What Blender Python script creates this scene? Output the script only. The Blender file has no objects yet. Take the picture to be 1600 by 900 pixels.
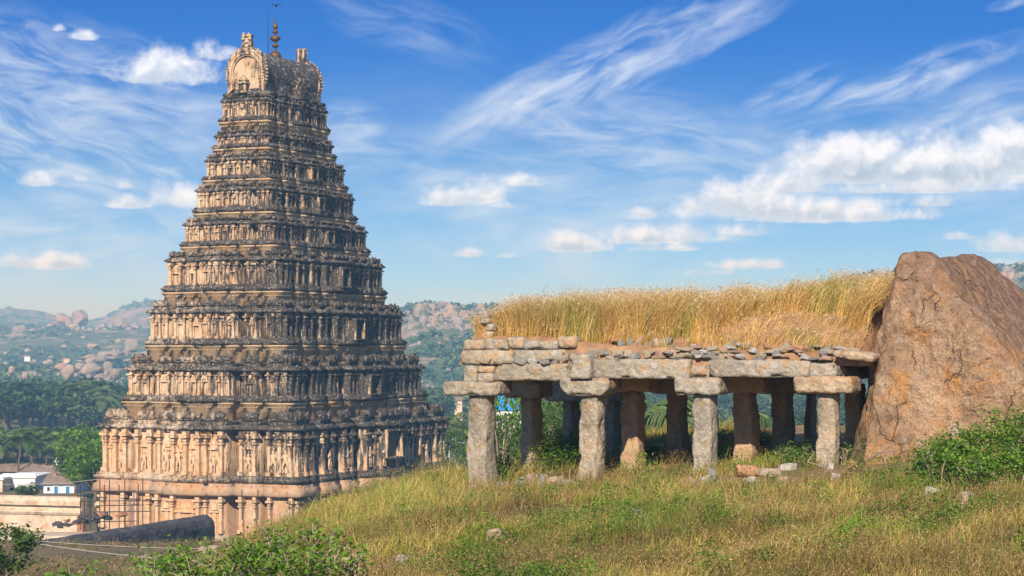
import bpy, bmesh, math, random
import numpy as np
from mathutils import Vector, Matrix
R = math.radians
F = 3111.0; HOR = 550.0                      # focal length and eye level in photograph pixels
def at(px, py, d):                            # world point seen at (px, py) at distance d
    return ((px - 800) / F * d, d, (HOR - py) / F * d)
SC = bpy.context.scene
COL = SC.collection

# ------------------------------------------------------------------ camera
cam = bpy.data.cameras.new('camera'); cam_o = bpy.data.objects.new('camera', cam); COL.objects.link(cam_o)
cam.sensor_width = 36; cam.lens = F / 1600 * 36; cam.shift_y = (HOR - 450) / 1600
cam.clip_start = .3; cam.clip_end = 40000
cam_o.location = (0, 0, 0); cam_o.rotation_euler = (R(90), 0, 0)
SC.camera = cam_o

# ------------------------------------------------------------------ sun, exposure
SUN_AZ = 10.5      # degrees to the left of straight behind the camera
SUN_EL = 31.0
sun = bpy.data.lights.new('sun', 'SUN'); sun.energy = 5.0; sun.angle = R(.5); sun.color = (1, .89, .74)
sun_o = bpy.data.objects.new('sun', sun); COL.objects.link(sun_o)
sd = Vector((-math.sin(R(SUN_AZ)) * math.cos(R(SUN_EL)), -math.cos(R(SUN_AZ)) * math.cos(R(SUN_EL)), math.sin(R(SUN_EL))))
sun_o.rotation_euler = sd.to_track_quat('Z', 'Y').to_euler()
vs = SC.view_settings
vs.view_transform = 'Standard'; vs.look = 'None'; vs.gamma = 1; vs.use_curve_mapping = False
vs.exposure = 0.42
SC.cycles.volume_bounces = 0; SC.cycles.max_bounces = 6; SC.cycles.diffuse_bounces = 3
SC.cycles.transmission_bounces = 3; SC.cycles.transparent_max_bounces = 8

# ------------------------------------------------------------------ node helper
class NT:
    def __init__(s, tree): s.t = tree; s.n = tree.nodes; s.l = tree.links
    def new(s, typ, **kw):
        n = s.n.new(typ)
        for k, v in kw.items(): setattr(n, k, v)
        return n
    def put(s, sock, v):
        if v is None: return
        if hasattr(v, 'is_output') or isinstance(v, bpy.types.NodeSocket): s.l.new(v, sock)
        elif isinstance(v, (tuple, list)) and len(v) == 3 and sock.type == 'RGBA': sock.default_value = (*v, 1)
        else: sock.default_value = v
    def m(s, op, a, b=None, c=None, clamp=False):
        n = s.new('ShaderNodeMath', operation=op, use_clamp=clamp)
        s.put(n.inputs[0], a); s.put(n.inputs[1], b); s.put(n.inputs[2], c)
        return n.outputs[0]
    def mix(s, f, a, b, mode='MIX'):
        n = s.new('ShaderNodeMix', data_type='RGBA', blend_type=mode)
        s.put(n.inputs[0], f); s.put(n.inputs[6], a); s.put(n.inputs[7], b)
        return n.outputs[2]
    def noise(s, vec, scale, detail=4, rough=.55, dist=0, out=0):
        n = s.new('ShaderNodeTexNoise'); s.put(n.inputs['Vector'], vec)
        n.inputs['Scale'].default_value = scale; n.inputs['Detail'].default_value = detail
        n.inputs['Roughness'].default_value = rough; n.inputs['Distortion'].default_value = dist
        return n.outputs[out]
    def vor(s, vec, scale, feature='F1', out='Distance'):
        n = s.new('ShaderNodeTexVoronoi', feature=feature); s.put(n.inputs['Vector'], vec)
        n.inputs['Scale'].default_value = scale
        return n.outputs[out]
    def ramp(s, fac, stops, interp='LINEAR'):
        n = s.new('ShaderNodeValToRGB'); n.color_ramp.interpolation = interp
        e = n.color_ramp.elements
        while len(e) < len(stops): e.new(.5)
        for q, (p, c) in zip(e, stops):
            q.position = p; q.color = (*c, 1) if isinstance(c, tuple) else (c, c, c, 1)
        s.put(n.inputs[0], fac)
        return n.outputs[0]
    def ss(s, v, a, b):
        n = s.new('ShaderNodeMapRange', interpolation_type='SMOOTHSTEP')
        s.put(n.inputs[0], v); n.inputs[1].default_value = a; n.inputs[2].default_value = b
        return n.outputs[0]
    def scale(s, vec, v3, rotz=0):
        n = s.new('ShaderNodeMapping'); s.put(n.inputs['Vector'], vec)
        n.inputs['Scale'].default_value = v3; n.inputs['Rotation'].default_value = (0, 0, rotz)
        return n.outputs[0]
    def bump(s, h, strength, dist):
        n = s.new('ShaderNodeBump'); s.put(n.inputs['Height'], h)
        n.inputs['Strength'].default_value = strength; n.inputs['Distance'].default_value = dist
        return n.outputs[0]
def material(name):
    m = bpy.data.materials.new(name); m.use_nodes = True
    t = NT(m.node_tree); b = m.node_tree.nodes['Principled BSDF']
    b.inputs['Roughness'].default_value = .9; b.inputs['Specular IOR Level'].default_value = .25
    return m, t, b
def coords(t, kind='Object'): return t.new('ShaderNodeTexCoord').outputs[kind]

# ------------------------------------------------------------------ sky with clouds (direction based)
world = bpy.data.worlds.new('World'); SC.world = world; world.use_nodes = True
def build_world():
    t = NT(world.node_tree); t.n.clear()
    out = t.new('ShaderNodeOutputWorld'); bg = t.new('ShaderNodeBackground'); t.l.new(bg.outputs[0], out.inputs[0])
    d = coords(t, 'Generated')
    sep = t.new('ShaderNodeSeparateXYZ'); t.put(sep.inputs[0], d)
    x, y, z = sep.outputs
    az = t.m('ARCTAN2', x, y); el = t.m('ARCSINE', z)
    # sky colour: Nishita, looked up with the elevation stretched near the horizon
    cv = t.new('ShaderNodeCombineXYZ')
    zz = t.m('ADD', t.m('MULTIPLY', t.m('MAXIMUM', z, 0.0), 4.2), .03)
    t.put(cv.inputs[0], x); t.put(cv.inputs[1], y); t.put(cv.inputs[2], zz)
    nv = t.new('ShaderNodeVectorMath', operation='NORMALIZE'); t.l.new(cv.outputs[0], nv.inputs[0])
    sky = t.new('ShaderNodeTexSky', sky_type='NISHITA'); sky.sun_disc = False
    sky.sun_elevation = R(SUN_EL); sky.sun_rotation = R(180 + SUN_AZ)
    sky.air_density = 1.0; sky.dust_density = .6; sky.ozone_density = 2.2
    t.l.new(nv.outputs[0], sky.inputs['Vector'])
    hs = t.new('ShaderNodeHueSaturation'); hs.inputs['Saturation'].default_value = SKY_SAT; t.l.new(sky.outputs[0], hs.inputs['Color'])
    # deepest blue in a band well above the horizon, as through a polarising filter, unseen sky overhead brightened and warmed as fill
    tint = t.mix(t.ss(el, -.01, .085), TINT_LOW, TINT_MID)
    tint = t.mix(t.ss(el, .07, .165), tint, TINT_TOP)
    tint = t.mix(t.ss(el, .24, .6), tint, (1.25, 1.2, 1.1))
    base = t.mix(1.0, hs.outputs[0], tint, 'MULTIPLY')
    # flat cloud coordinates in radians
    c = t.new('ShaderNodeCombineXYZ'); t.put(c.inputs[0], az); t.put(c.inputs[1], el); P = c.outputs[0]
    def A(px): return math.atan((px - 800) / F)
    def E(py): return math.atan((HOR - py) / F)
    # ---- high thin cloud: bands with streaks along their own direction
    warp = t.noise(P, 14, 3, .5, 0, 1)
    wv = t.new('ShaderNodeVectorMath', operation='MULTIPLY_ADD'); t.l.new(warp, wv.inputs[0]); wv.inputs[1].default_value = (.02, .02, 0); t.l.new(P, wv.inputs[2])
    PW = wv.outputs[0]
    wisp = None
    def add(a, b): return b if a is None else t.m('MAXIMUM', a, b)
    def rotated(px, py, ang):
        s_ = t.new('ShaderNodeVectorMath', operation='SUBTRACT'); t.l.new(PW, s_.inputs[0]); s_.inputs[1].default_value = (A(px) + .01, E(py) + .01, 0)
        m_ = t.new('ShaderNodeVectorRotate', rotation_type='Z_AXIS'); t.l.new(s_.outputs[0], m_.inputs[0]); m_.inputs['Angle'].default_value = -ang
        return m_.outputs[0]
    bands = [  # px, py, half length, half width (pixels), angle, strength
        (950, 100, 270, 48, 24, .75), (1090, 55, 130, 26, 22, .45), (790, 165, 110, 30, 30, .65), (1000, 225, 260, 75, -8, .55), (1245, 140, 75, 26, 18, .6),
        (1450, 128, 150, 24, 17, .85), (1530, 190, 160, 34, 14, .5), (110, 130, 240, 85, -12, .62), (90, 240, 300, 80, -22, .7),
        (640, 45, 130, 40, -20, .28), (300, 215, 200, 60, -10, .38), (540, 195, 55, 32, 10, .6), (660, 255, 260, 50, -5, .35),
        (1300, 300, 400, 60, 8, .35), (1300, 215, 250, 50, 12, .3), (150, 360, 300, 50, 4, .42), (1592, 22, 40, 10, 20, .7), (860, 340, 300, 60, 0, .35)]
    for px, py, L, W, ang, st in bands:
        v = rotated(px, py, R(ang))
        sp = t.new('ShaderNodeSeparateXYZ'); t.l.new(v, sp.inputs[0])
        e = t.m('ADD', t.m('POWER', t.m('ABSOLUTE', t.m('MULTIPLY', sp.outputs[0], F / L)), 2.0), t.m('POWER', t.m('ABSOLUTE', t.m('MULTIPLY', sp.outputs[1], F / W)), 2.0))
        body = t.m('SUBTRACT', 1.0, t.m('MULTIPLY', e, .62), clamp=True)
        st_n = t.noise(t.scale(v, (22, 95, 1)), 1.0, 6, .62, .6)
        q = t.m('MULTIPLY', t.m('MULTIPLY', body, t.ss(st_n, .34, .74)), st)
        wisp = q if wisp is None else t.m('SUBTRACT', t.m('ADD', wisp, q), t.m('MULTIPLY', wisp, q))
    veil = t.m('MULTIPLY', t.ss(t.noise(t.scale(PW, (7, 22, 1), R(8)), 1, 5, .6, .4), .42, .75), t.m('MULTIPLY', t.m('SUBTRACT', 1.0, t.ss(el, .03, .165)), .62))
    wisp = t.m('MINIMUM', t.m('ADD', wisp, veil), .85)
    col = t.mix(wisp, base, CLOUD_THIN)
    # ---- cumulus heaps with flat feet
    f1 = t.noise(P, 55, 7, .6, .25); f2 = t.noise(P, 150, 5, .6)
    off = t.new('ShaderNodeVectorMath', operation='ADD'); t.l.new(P, off.inputs[0]); off.inputs[1].default_value = (-.0035, .0055, 0)
    f1s = t.noise(off.outputs[0], 55, 7, .6, .25)
    blobs = [(255, 108, 92, 38, 1.0), (330, 82, 60, 22, .62), (215, 125, 50, 16, .9), (132, 64, 26, 12, .8), (92, 55, 16, 8, .5),
             (56, 286, 32, 15, 1.1), (265, 306, 62, 26, 1.0), (205, 318, 55, 15, .8), (128, 283, 18, 9, .5), (195, 290, 22, 14, .55), (85, 410, 90, 18, .95), (150, 402, 26, 8, .5),
             (705, 306, 66, 20, 1.0), (755, 298, 50, 24, 1.15), (815, 280, 52, 16, .75), (788, 318, 30, 9, .7), (735, 393, 32, 11, .75), (790, 398, 40, 7, .5),
             (1130, 305, 52, 27, 1.15), (1175, 318, 130, 30, 1.3), (1000, 334, 60, 13, .75), (1340, 256, 130, 44, 1.5), (1235, 285, 80, 25, 1.2), (1470, 262, 160, 44, 1.5), (1580, 245, 110, 44, 1.5), (1430, 296, 190, 14, 1.0),
             (900, 378, 75, 20, 1.1), (1020, 366, 140, 20, 1.1), (1040, 386, 90, 9, .65), (1160, 358, 90, 16, .7), (1270, 330, 200, 24, 1.15), (1420, 318, 140, 14, .55), (1170, 412, 110, 12, .55), (1100, 424, 70, 8, .4),
             (1570, 380, 80, 26, .6), (1500, 372, 60, 10, .4), (1560, 412, 60, 10, .45)]
    D = None; S = None
    for px, py, w, h, st in blobs:
        a = t.m('MULTIPLY', t.m('SUBTRACT', az, A(px)), F / w)
        b = t.m('MULTIPLY', t.m('SUBTRACT', el, E(py + h * .45)), F / h)
        up_ = t.m('MULTIPLY', t.m('MAXIMUM', b, 0.0), .68); dn = t.m('MULTIPLY', t.m('MINIMUM', b, 0.0), 2.3)
        e = t.m('ADD', t.m('MULTIPLY', a, a), t.m('ADD', t.m('MULTIPLY', up_, up_), t.m('MULTIPLY', dn, dn)))
        g = t.m('ADD', t.m('MAXIMUM', t.m('SUBTRACT', 1.0, e), -1.3), (st - 1) * .8)
        sh = t.m('MULTIPLY', t.m('MAXIMUM', t.m('SUBTRACT', 1.0, e), 0.0), t.m('MULTIPLY', t.m('SUBTRACT', b, .42), 1.1))
        D = g if D is None else t.new('ShaderNodeMath', operation='SMOOTH_MAX') if False else (g if D is None else t.m('MAXIMUM', D, g))
        S = sh if S is None else t.m('ADD', S, sh)
    nz = t.m('ADD', t.m('MULTIPLY', t.m('SUBTRACT', f1, .5), 2.5), t.m('MULTIPLY', t.m('SUBTRACT', f2, .5), 1.0))
    dens = t.m('ADD', t.m('SUBTRACT', D, .22), nz)
    alpha = t.ss(dens, -.25, .95)
    lit = t.m('ADD', t.m('ADD', t.m('MULTIPLY', t.m('SUBTRACT', f1, f1s), 4.0), .50), t.m('MULTIPLY', S, 1.0), clamp=True)
    thick = t.ss(dens, .2, 1.5)
    shade = t.m('SUBTRACT', 1.0, t.m('MULTIPLY', t.m('SUBTRACT', 1.0, lit), t.m('ADD', .35, t.m('MULTIPLY', thick, .65))), clamp=True)
    ccol = t.mix(shade, CLOUD_DARK, CLOUD_LIT)
    col = t.mix(t.m('MULTIPLY', alpha, .93), col, ccol)
    t.put(bg.inputs[0], col); bg.inputs[1].default_value = SKY_STR
SKY_STR = .12; SKY_SAT = 1.0
TINT_LOW = (.92, 1.0, .98); TINT_MID = (.62, .97, 1.22); TINT_TOP = (0.0, .58, 1.45)
CLOUD_THIN = (5.4, 6.2, 7.1); CLOUD_LIT = (6.8, 7.2, 7.8); CLOUD_DARK = (2.9, 3.7, 4.8)
build_world()
world.cycles.sampling_method = 'MANUAL'; world.cycles.sample_map_resolution = 512

# ------------------------------------------------------------------ noise in numpy
def _hash(ix, iy, iz, seed):
    h = (ix.astype(np.int64) * 374761393 + iy.astype(np.int64) * 668265263 + iz.astype(np.int64) * 2147483647 + seed * 1274126177) & 0xffffffff
    h = ((h ^ (h >> 13)) * 1274126177) & 0xffffffff
    h = ((h ^ (h >> 16)) * 2246822519) & 0xffffffff
    return ((h ^ (h >> 15)) & 0xffffff) / float(0xffffff)
def vn(P, seed=0):
    P = np.asarray(P, float); i = np.floor(P); f = P - i; f = f * f * (3 - 2 * f); i = i.astype(np.int64)
    r = 0
    for a in (0, 1):
        for b in (0, 1):
            for c in (0, 1):
                w = (f[..., 0] if a else 1 - f[..., 0]) * (f[..., 1] if b else 1 - f[..., 1]) * (f[..., 2] if c else 1 - f[..., 2])
                r = r + w * _hash(i[..., 0] + a, i[..., 1] + b, i[..., 2] + c, seed)
    return r
def fbm(P, octaves=4, seed=0, gain=.5):
    P = np.asarray(P, float); s = 0; a = 1; tot = 0
    for o in range(octaves):
        s = s + a * vn(P * (2.03 ** o) + 17.3 * o, seed + o); tot += a; a *= gain
    return s / tot
def f2(x, y, sc, octaves=4, seed=0, gain=.5):
    x = np.asarray(x, float); y = np.asarray(y, float)
    return fbm(np.stack([x / sc, y / sc, np.zeros_like(x) + .37], -1), octaves, seed, gain)
def sst(a, b, x):
    t = np.clip((np.asarray(x, float) - a) / (b - a), 0, 1); return t * t * (3 - 2 * t)

# ------------------------------------------------------------------ mesh helpers
class MB:
    def __init__(s): s.v = []; s.f = []; s.n = 0; s.c = []
    def add(s, verts, faces, col=None):
        verts = [tuple(map(float, p)) for p in verts]
        s.v += verts; s.f += [tuple(i + s.n for i in f) for f in faces]
        s.c += [col or (1, 1, 1)] * len(verts); s.n += len(verts)
    def box(s, c, sz, rz=0, taper=1.0):
        x, y, z = [q / 2 for q in sz]; cs, sn = math.cos(rz), math.sin(rz); vs_ = []
        for dz in (-1, 1):
            k = taper if dz > 0 else 1
            for dx, dy in ((-1, -1), (1, -1), (1, 1), (-1, 1)):
                a, b = dx * x * k, dy * y * k
                vs_.append((c[0] + a * cs - b * sn, c[1] + a * sn + b * cs, c[2] + dz * z))
        s.add(vs_, [(3, 2, 1, 0), (4, 5, 6, 7), (0, 1, 5, 4), (1, 2, 6, 5), (2, 3, 7, 6), (3, 0, 4, 7)])
    def tube(s, pts, rads, n=6, cap=True):
        pts = [Vector(p) for p in pts]; vs_ = []; fs = []
        if not hasattr(rads, '__len__'): rads = [rads] * len(pts)
        for i, p in enumerate(pts):
            d = (pts[min(i + 1, len(pts) - 1)] - pts[max(i - 1, 0)]).normalized()
            a = d.orthogonal().normalized() if i == 0 else (a - d * a.dot(d)).normalized()
            b = d.cross(a)
            for k in range(n):
                q = 2 * math.pi * k / n
                vs_.append(p + (a * math.cos(q) + b * math.sin(q)) * rads[i])
        for i in range(len(pts) - 1):
            for k in range(n):
                k2 = (k + 1) % n; fs.append((i * n + k, i * n + k2, (i + 1) * n + k2, (i + 1) * n + k))
        if cap:
            fs.append(tuple(reversed(range(n)))); fs.append(tuple(range((len(pts) - 1) * n, len(pts) * n)))
        s.add(vs_, fs)
    def lathe(s, c, prof, n=12):
        vs_ = []; fs = []
        for r, z in prof:
            for k in range(n):
                q = 2 * math.pi * k / n; vs_.append((c[0] + r * math.cos(q), c[1] + r * math.sin(q), c[2] + z))
        for i in range(len(prof) - 1):
            for k in range(n):
                k2 = (k + 1) % n; fs.append((i * n + k, i * n + k2, (i + 1) * n + k2, (i + 1) * n + k))
        fs.append(tuple(reversed(range(n)))); fs.append(tuple(range((len(prof) - 1) * n, len(prof) * n)))
        s.add(vs_, fs)
    def build(s, name, mat, parent=None, smooth=False, loc=(0, 0, 0)):
        me = bpy.data.meshes.new(name); me.from_pydata(s.v, [], s.f); me.materials.append(mat)
        if smooth: me.polygons.foreach_set('use_smooth', [True] * len(me.polygons))
        me.update()
        return link(name, me, parent, loc)
def link(name, me, parent=None, loc=(0, 0, 0)):
    o = bpy.data.objects.new(name, me); COL.objects.link(o); o.location = loc
    if parent: o.parent = parent
    return o
def np_mesh(name, V, Fq, mat, cols=None, smooth=False, parent=None, loc=(0, 0, 0)):
    """V (n,3); Fq: list of int arrays (m,k); cols (n,3) optional vertex colours"""
    me = bpy.data.meshes.new(name); V = np.asarray(V, np.float32)
    me.vertices.add(len(V)); me.vertices.foreach_set('co', V.ravel())
    idx = np.concatenate([f.ravel() for f in Fq]).astype(np.int32)
    cnt = np.concatenate([np.full(len(f), f.shape[1], np.int32) for f in Fq])
    st = np.concatenate([[0], np.cumsum(cnt)[:-1]]).astype(np.int32)
    me.loops.add(len(idx)); me.loops.foreach_set('vertex_index', idx)
    me.polygons.add(len(cnt)); me.polygons.foreach_set('loop_start', st); me.polygons.foreach_set('loop_total', cnt)
    if smooth: me.polygons.foreach_set('use_smooth', np.ones(len(cnt), bool))
    me.update(calc_edges=True)
    if cols is not None:
        a = me.color_attributes.new('tone', 'FLOAT_COLOR', 'POINT')
        a.data.foreach_set('color', np.concatenate([cols, np.ones((len(V), 1))], 1).astype(np.float32).ravel())
    me.materials.append(mat)
    return link(name, me, parent, loc)
def tag(o, label=None, cat=None, group=None, kind=None):
    if label: o['label'] = label
    if cat: o['category'] = cat
    if group: o['group'] = group
    if kind: o['kind'] = kind
    return o
def empty(name, loc, rz=0):
    o = bpy.data.objects.new(name, None); COL.objects.link(o); o.location = loc; o.rotation_euler = (0, 0, rz); o.empty_display_size = .5
    return o
def copy_tree(o, parent=None):
    c = o.copy(); COL.objects.link(c); c.parent = parent
    for ch in list(o.children): copy_tree(ch, c)
    return c
_ico = {}
def ico(n):
    if n not in _ico:
        bm = bmesh.new(); bmesh.ops.create_icosphere(bm, subdivisions=n, radius=1)
        bm.verts.ensure_lookup_table()
        _ico[n] = (np.array([v.co[:] for v in bm.verts]), np.array([[v.index for v in f.verts] for f in bm.faces])); bm.free()
    return _ico[n]
def rock_shape(seed, sub=4, planes=14, size=(1, 1, 1), amp=.06, extra=None, soft=14, fine=.02):
    """faceted boulder: soft convex polyhedron plus noise"""
    rg = np.random.RandomState(seed); V, Fc = ico(sub)
    if extra is None:
        N = rg.normal(size=(planes, 3)); N /= np.linalg.norm(N, axis=1)[:, None]; Cc = rg.uniform(.72, 1.0, planes)
    else:
        N = np.array([e[:3] for e in extra], float); N /= np.linalg.norm(N, axis=1)[:, None]; Cc = np.array([e[3] for e in extra], float)
    g = np.maximum(V @ N.T, 0) / Cc
    r = 1 / np.maximum((g ** soft).sum(1) ** (1 / soft), .25)
    if extra is None: r = np.minimum(r, 1.25)
    P = V * r[:, None] * np.array(size)
    s = float(np.mean(size)) * (1 if extra is None else float(np.mean(Cc)))
    d = (fbm(P / s * 1.6 + seed, 4, seed) - .5) * 2 * amp + (np.abs(fbm(P / s * 4 + seed * 3, 3, seed + 9) - .5) * -2 + .25) * amp * .55 + (fbm(P / s * 14, 2, seed + 5) - .5) * fine
    return P + V * (d * s)[:, None], Fc
def cut_stone(seed, sub=3, size=(1, 1, 1), amp=.05, cuts=4, fine=.03):
    """broken angular stone: a skewed box with corners knocked off"""
    rg = np.random.RandomState(seed); ex = []
    for ax in range(3):
        for sg_ in (-1, 1):
            n = rg.normal(0, .22, 3); n[ax] += sg_; ex.append((*n, rg.uniform(.62, .82)))
    for _ in range(cuts):
        n = rg.normal(size=3); ex.append((*n, rg.uniform(.72, .95)))
    return rock_shape(seed, sub, size=size, amp=amp, extra=ex, soft=70, fine=fine)
def block_mesh(name, sx, sy, sz, mat, seed, parent, loc, rot=(0, 0, 0), res=.09, amp=.035, taper=None, bevel=.05):
    """hewn stone block with chipped uneven faces, centred on loc"""
    n = [max(2, min(26, int(round(q / res)))) for q in (sx, sy, sz)]
    bm = bmesh.new(); vid = {}
    def vert(i, j, k):
        key = (i, j, k)
        if key not in vid: vid[key] = bm.verts.new((i / n[0] - .5, j / n[1] - .5, k / n[2] - .5))
        return vid[key]
    for a, b, c in ((0, 1, 2), (1, 2, 0), (2, 0, 1)):
        for side in (0, n[c]):
            for i in range(n[a]):
                for j in range(n[b]):
                    q = []
                    for di, dj in ((0, 0), (1, 0), (1, 1), (0, 1)):
                        k = [0, 0, 0]; k[a] = i + di; k[b] = j + dj; k[c] = side; q.append(vert(*k))
                    if side == 0: q.reverse()
                    bm.faces.new(q)
    bm.verts.ensure_lookup_table(); bm.verts.index_update()
    P = np.array([v.co[:] for v in bm.verts]) * np.array([sx, sy, sz])
    Fc = np.array([[v.index for v in f.verts] for f in bm.faces]); bm.free()
    h = np.array([sx, sy, sz]) / 2; bv = min(bevel, h.min() * .5)
    core = np.clip(P, -(h - bv), h - bv); dd = P - core; L = np.linalg.norm(dd, axis=1)[:, None]
    Nn = np.where(L > 1e-6, dd / np.maximum(L, 1e-6), 0); P = core + Nn * np.minimum(L, bv)
    Q = P + seed * 7.1
    d = (fbm(Q * 2.2, 3, seed) - .5) * amp * 1.7 + (fbm(Q * 7, 3, seed + 3) - .5) * amp * 2.0 + (fbm(Q * 18, 2, seed + 4) - .5) * amp * 1.0 - np.clip(fbm(Q * 4.5 + 9, 2, seed + 6) - .62, 0, 1) * amp * 5
    chip = np.clip(fbm(Q * 3.1 + 40, 3, seed + 8) - .58, 0, 1) * (np.abs(Nn).sum(1) > 1.15) * -.9 * min(1, h.min() * 4)
    P = P + Nn * (d + chip)[:, None]
    if taper is not None: P = taper(P, h)
    o = np_mesh(name, P, [Fc], mat, smooth=False, parent=parent, loc=loc); o.rotation_euler = rot
    return o

def join_into(target, *others):
    """melt relief pieces into the surface they belong to (same parent, same frame, first material kept)"""
    bm = bmesh.new(); bm.from_mesh(target.data)
    for k, o in enumerate(others):
        target.data.materials.append(o.data.materials[0]); n0 = len(bm.faces)
        bm.from_mesh(o.data); bm.faces.ensure_lookup_table()
        for f in bm.faces[n0:]: f.material_index = k + 1
    bm.to_mesh(target.data); bm.free()
    for o in others:
        me = o.data; bpy.data.objects.remove(o); bpy.data.meshes.remove(me)

# ------------------------------------------------------------------ ground height
def ground(x, y):
    x = np.asarray(x, float); y = np.asarray(y, float)
    d = np.hypot(x, y); sg = np.where(y > 1, x / np.maximum(y, 1), np.sign(x) * 3)
    xs = np.minimum(x, 14)
    g = -3.02 + .085 * np.maximum(xs, -1) - .054 * np.minimum(x + 1, 0) ** 2 - .02 * np.maximum(-x - 1, 0)
    g = g + (f2(x, y, 6, 3, 5) - .5) * .6 + (f2(x, y, 1.6, 3, 6) - .5) * .30 * sst(14, 20, y)
    g = g - .055 * np.clip(y - 46, 0, 30) * sst(1.2, -.6, x)
    g = g + 1.35 * (1 - sst(6, 19, d)) * (y > -30)
    g = g - .016 * np.maximum(y - 57, 0) ** 2 * sst(57, 66, y)
    terr = -(4.2 + .065 * d) - 12 * sst(140, 168, d) - 3 * sst(-4.5, -3, x) + (f2(x, y, 9, 3, 8) - .5) * 1.2 - 20 * (y < 5)
    g = np.where(x < 0, np.maximum(g, terr), g)
    valley = -18 + (f2(x, y, 60, 3, 11) - .5) * 1.6
    far = -.0268 * np.maximum(0, 700 - np.maximum(d, 700)) 
    leftland = -20 + np.maximum(d - 760, 0) * .0225 * (1 - sst(3000, 4200, d) * .65) + (f2(x, y, 260, 5, 21) - .5) * 30 * sst(700, 1800, d) + 17 * np.exp(-((d - 1930) / 240) ** 2) * sst(-.30, -.24, sg) * (.5 + f2(x, y, 90, 3, 22))
    # boulder hill across the river, right of the tower
    ridge = sst(-.085, -.045, sg) * (1 - .0 * sg)
    crest = 52 + (f2(x, y * .5, 120, 4, 31) - .5) * 30 + 24 * sst(.1, .3, sg)
    hill = -21 + crest * sst(700, 1330, d + (f2(x, y, 150, 3, 33) - .5) * 120) + (f2(x, y, 45, 4, 35) - .5) * 12 * sst(700, 1000, d)
    hill = hill - 40 * sst(1500, 2400, d)
    land = leftland * (1 - ridge) + hill * ridge
    w = sst(300, 650, d)
    low = valley * (1 - w) + land * w
    # far mountains
    mt = sst(2500, 3050, d) * (1 - sst(3700, 4600, d))
    mh = 26 + (f2(x, y, 400, 6, 41) - .45) * 110
    pk = np.exp(-((sg + .18) / .022) ** 2) * 46 + np.exp(-((sg + .255) / .03) ** 2) * 20
    low = low * (1 - mt * .4) + mt * np.maximum(mh * .5 + pk, -10)
    low = np.where(d > 1500, np.minimum(low, 90), low)
    k = 1.2; m = np.maximum(g, low)       # the near hill stands out of the valley floor
    return np.where(d < 300, m + np.log(np.exp((g - m) / k) + np.exp((low - m) / k)) * k * .5, low)
def gz(x, y): return float(ground(np.array([x]), np.array([y]))[0])

# ------------------------------------------------------------------ materials
def mat_tower(name, light, dark, stain, bump=.5, streak=0.0, sidef=.15, pale=0):
    """lime stone / plaster with black lichen; more of it on the right-hand (local x+) side, as in the photo"""
    m, t, b = material(name); P = coords(t)
    g = t.new('ShaderNodeNewGeometry'); n1 = t.noise(P, .55, 5, .6); n2 = t.noise(P, 2.6, 5, .65); n3 = t.noise(P, 9, 4, .6)
    st = t.noise(t.scale(P, (2.2, 2.2, .35)), 1.4, 4, .6)
    sx = t.new('ShaderNodeSeparateXYZ'); t.put(sx.inputs[0], P)
    side = t.m('MULTIPLY', t.ss(t.m('ADD', sx.outputs[0], t.m('MULTIPLY', sx.outputs[1], .25)), -9.0, 10.0), sidef)
    low = t.m('MULTIPLY', t.m('SUBTRACT', 1.0, t.ss(sx.outputs[2], 4.0, 15.0)), -.14)
    base = t.ramp(n2, [(.3, light[0]), (.5, light[1]), (.72, light[2])])
    base = t.mix(t.ss(n1, .35, .7), base, t.mix(1.0, base, (1.0, .80, .62), 'MULTIPLY'))
    w = t.m('ADD', t.m('ADD', t.m('MULTIPLY', n1, .55), t.m('MULTIPLY', n2, .55)), t.m('MULTIPLY', n3, .25))
    if streak: w = t.m('ADD', t.m('MULTIPLY', w, 1 - streak), t.m('MULTIPLY', st, streak * 1.35))
    w = t.m('ADD', w, t.m('ADD', side, low))
    k = t.ss(w, 1.0 - stain, 1.13 - stain)
    col = t.mix(k, base, t.ramp(n3, [(.3, dark[0]), (.7, dark[1])]))
    if pale: col = t.mix(t.m('MULTIPLY', t.ss(t.noise(t.scale(P, (1, 1, 2.5)), 1.3, 5, .7, .4), .53, .62), pale), col, (.44, .385, .32))
    # pale lichen specks in the black
    col = t.mix(t.m('MULTIPLY', k, t.ss(t.noise(P, 5.5, 3, .7), .56, .66)), col, (.36, .34, .31))
    t.put(b.inputs['Base Color'], col)
    h = t.m('ADD', t.m('MULTIPLY', n3, .6), t.m('MULTIPLY', t.noise(P, 3.2, 3, .6), .8))
    t.put(b.inputs['Normal'], t.bump(h, bump, .22)); return m
CREAM = [(.46, .33, .22), (.58, .45, .31), (.68, .56, .42)]
BLACK = [(.030, .024, .019), (.095, .078, .062)]
M = {}
M['wall'] = mat_tower('plaster_wall', CREAM, BLACK, .33, .6, .7, .17)
M['carve'] = mat_tower('carved_stone', [(.44, .30, .19), (.60, .45, .30), (.72, .59, .43)], BLACK, .33, .6, .55, .18)
M['frieze'] = mat_tower('frieze_plaster', [(.52, .38, .23), (.62, .47, .29), (.70, .55, .36)], BLACK, .20, .3, .6, .08)
M['ledge'] = mat_tower('stained_ledge', [(.42, .33, .25), (.56, .45, .34), (.70, .62, .52)], BLACK, .44, .8, .3, .22, .4)
M['parapet'] = mat_tower('stained_parapet', [(.44, .33, .23), (.58, .45, .32), (.70, .60, .47)], BLACK, .42, .9, .25, .22, .45)
M['granite_base'] = mat_tower('granite_base', [(.34, .21, .13), (.43, .30, .20), (.45, .38, .31)], BLACK, .26, .3, .6)
M['barrel'] = mat_tower('barrel_roof_stain', [(.40, .33, .26), (.52, .44, .34), (.62, .55, .45)], [(.028, .025, .026), (.075, .064, .06)], .46, .8, .3, .05, .85)
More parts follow.
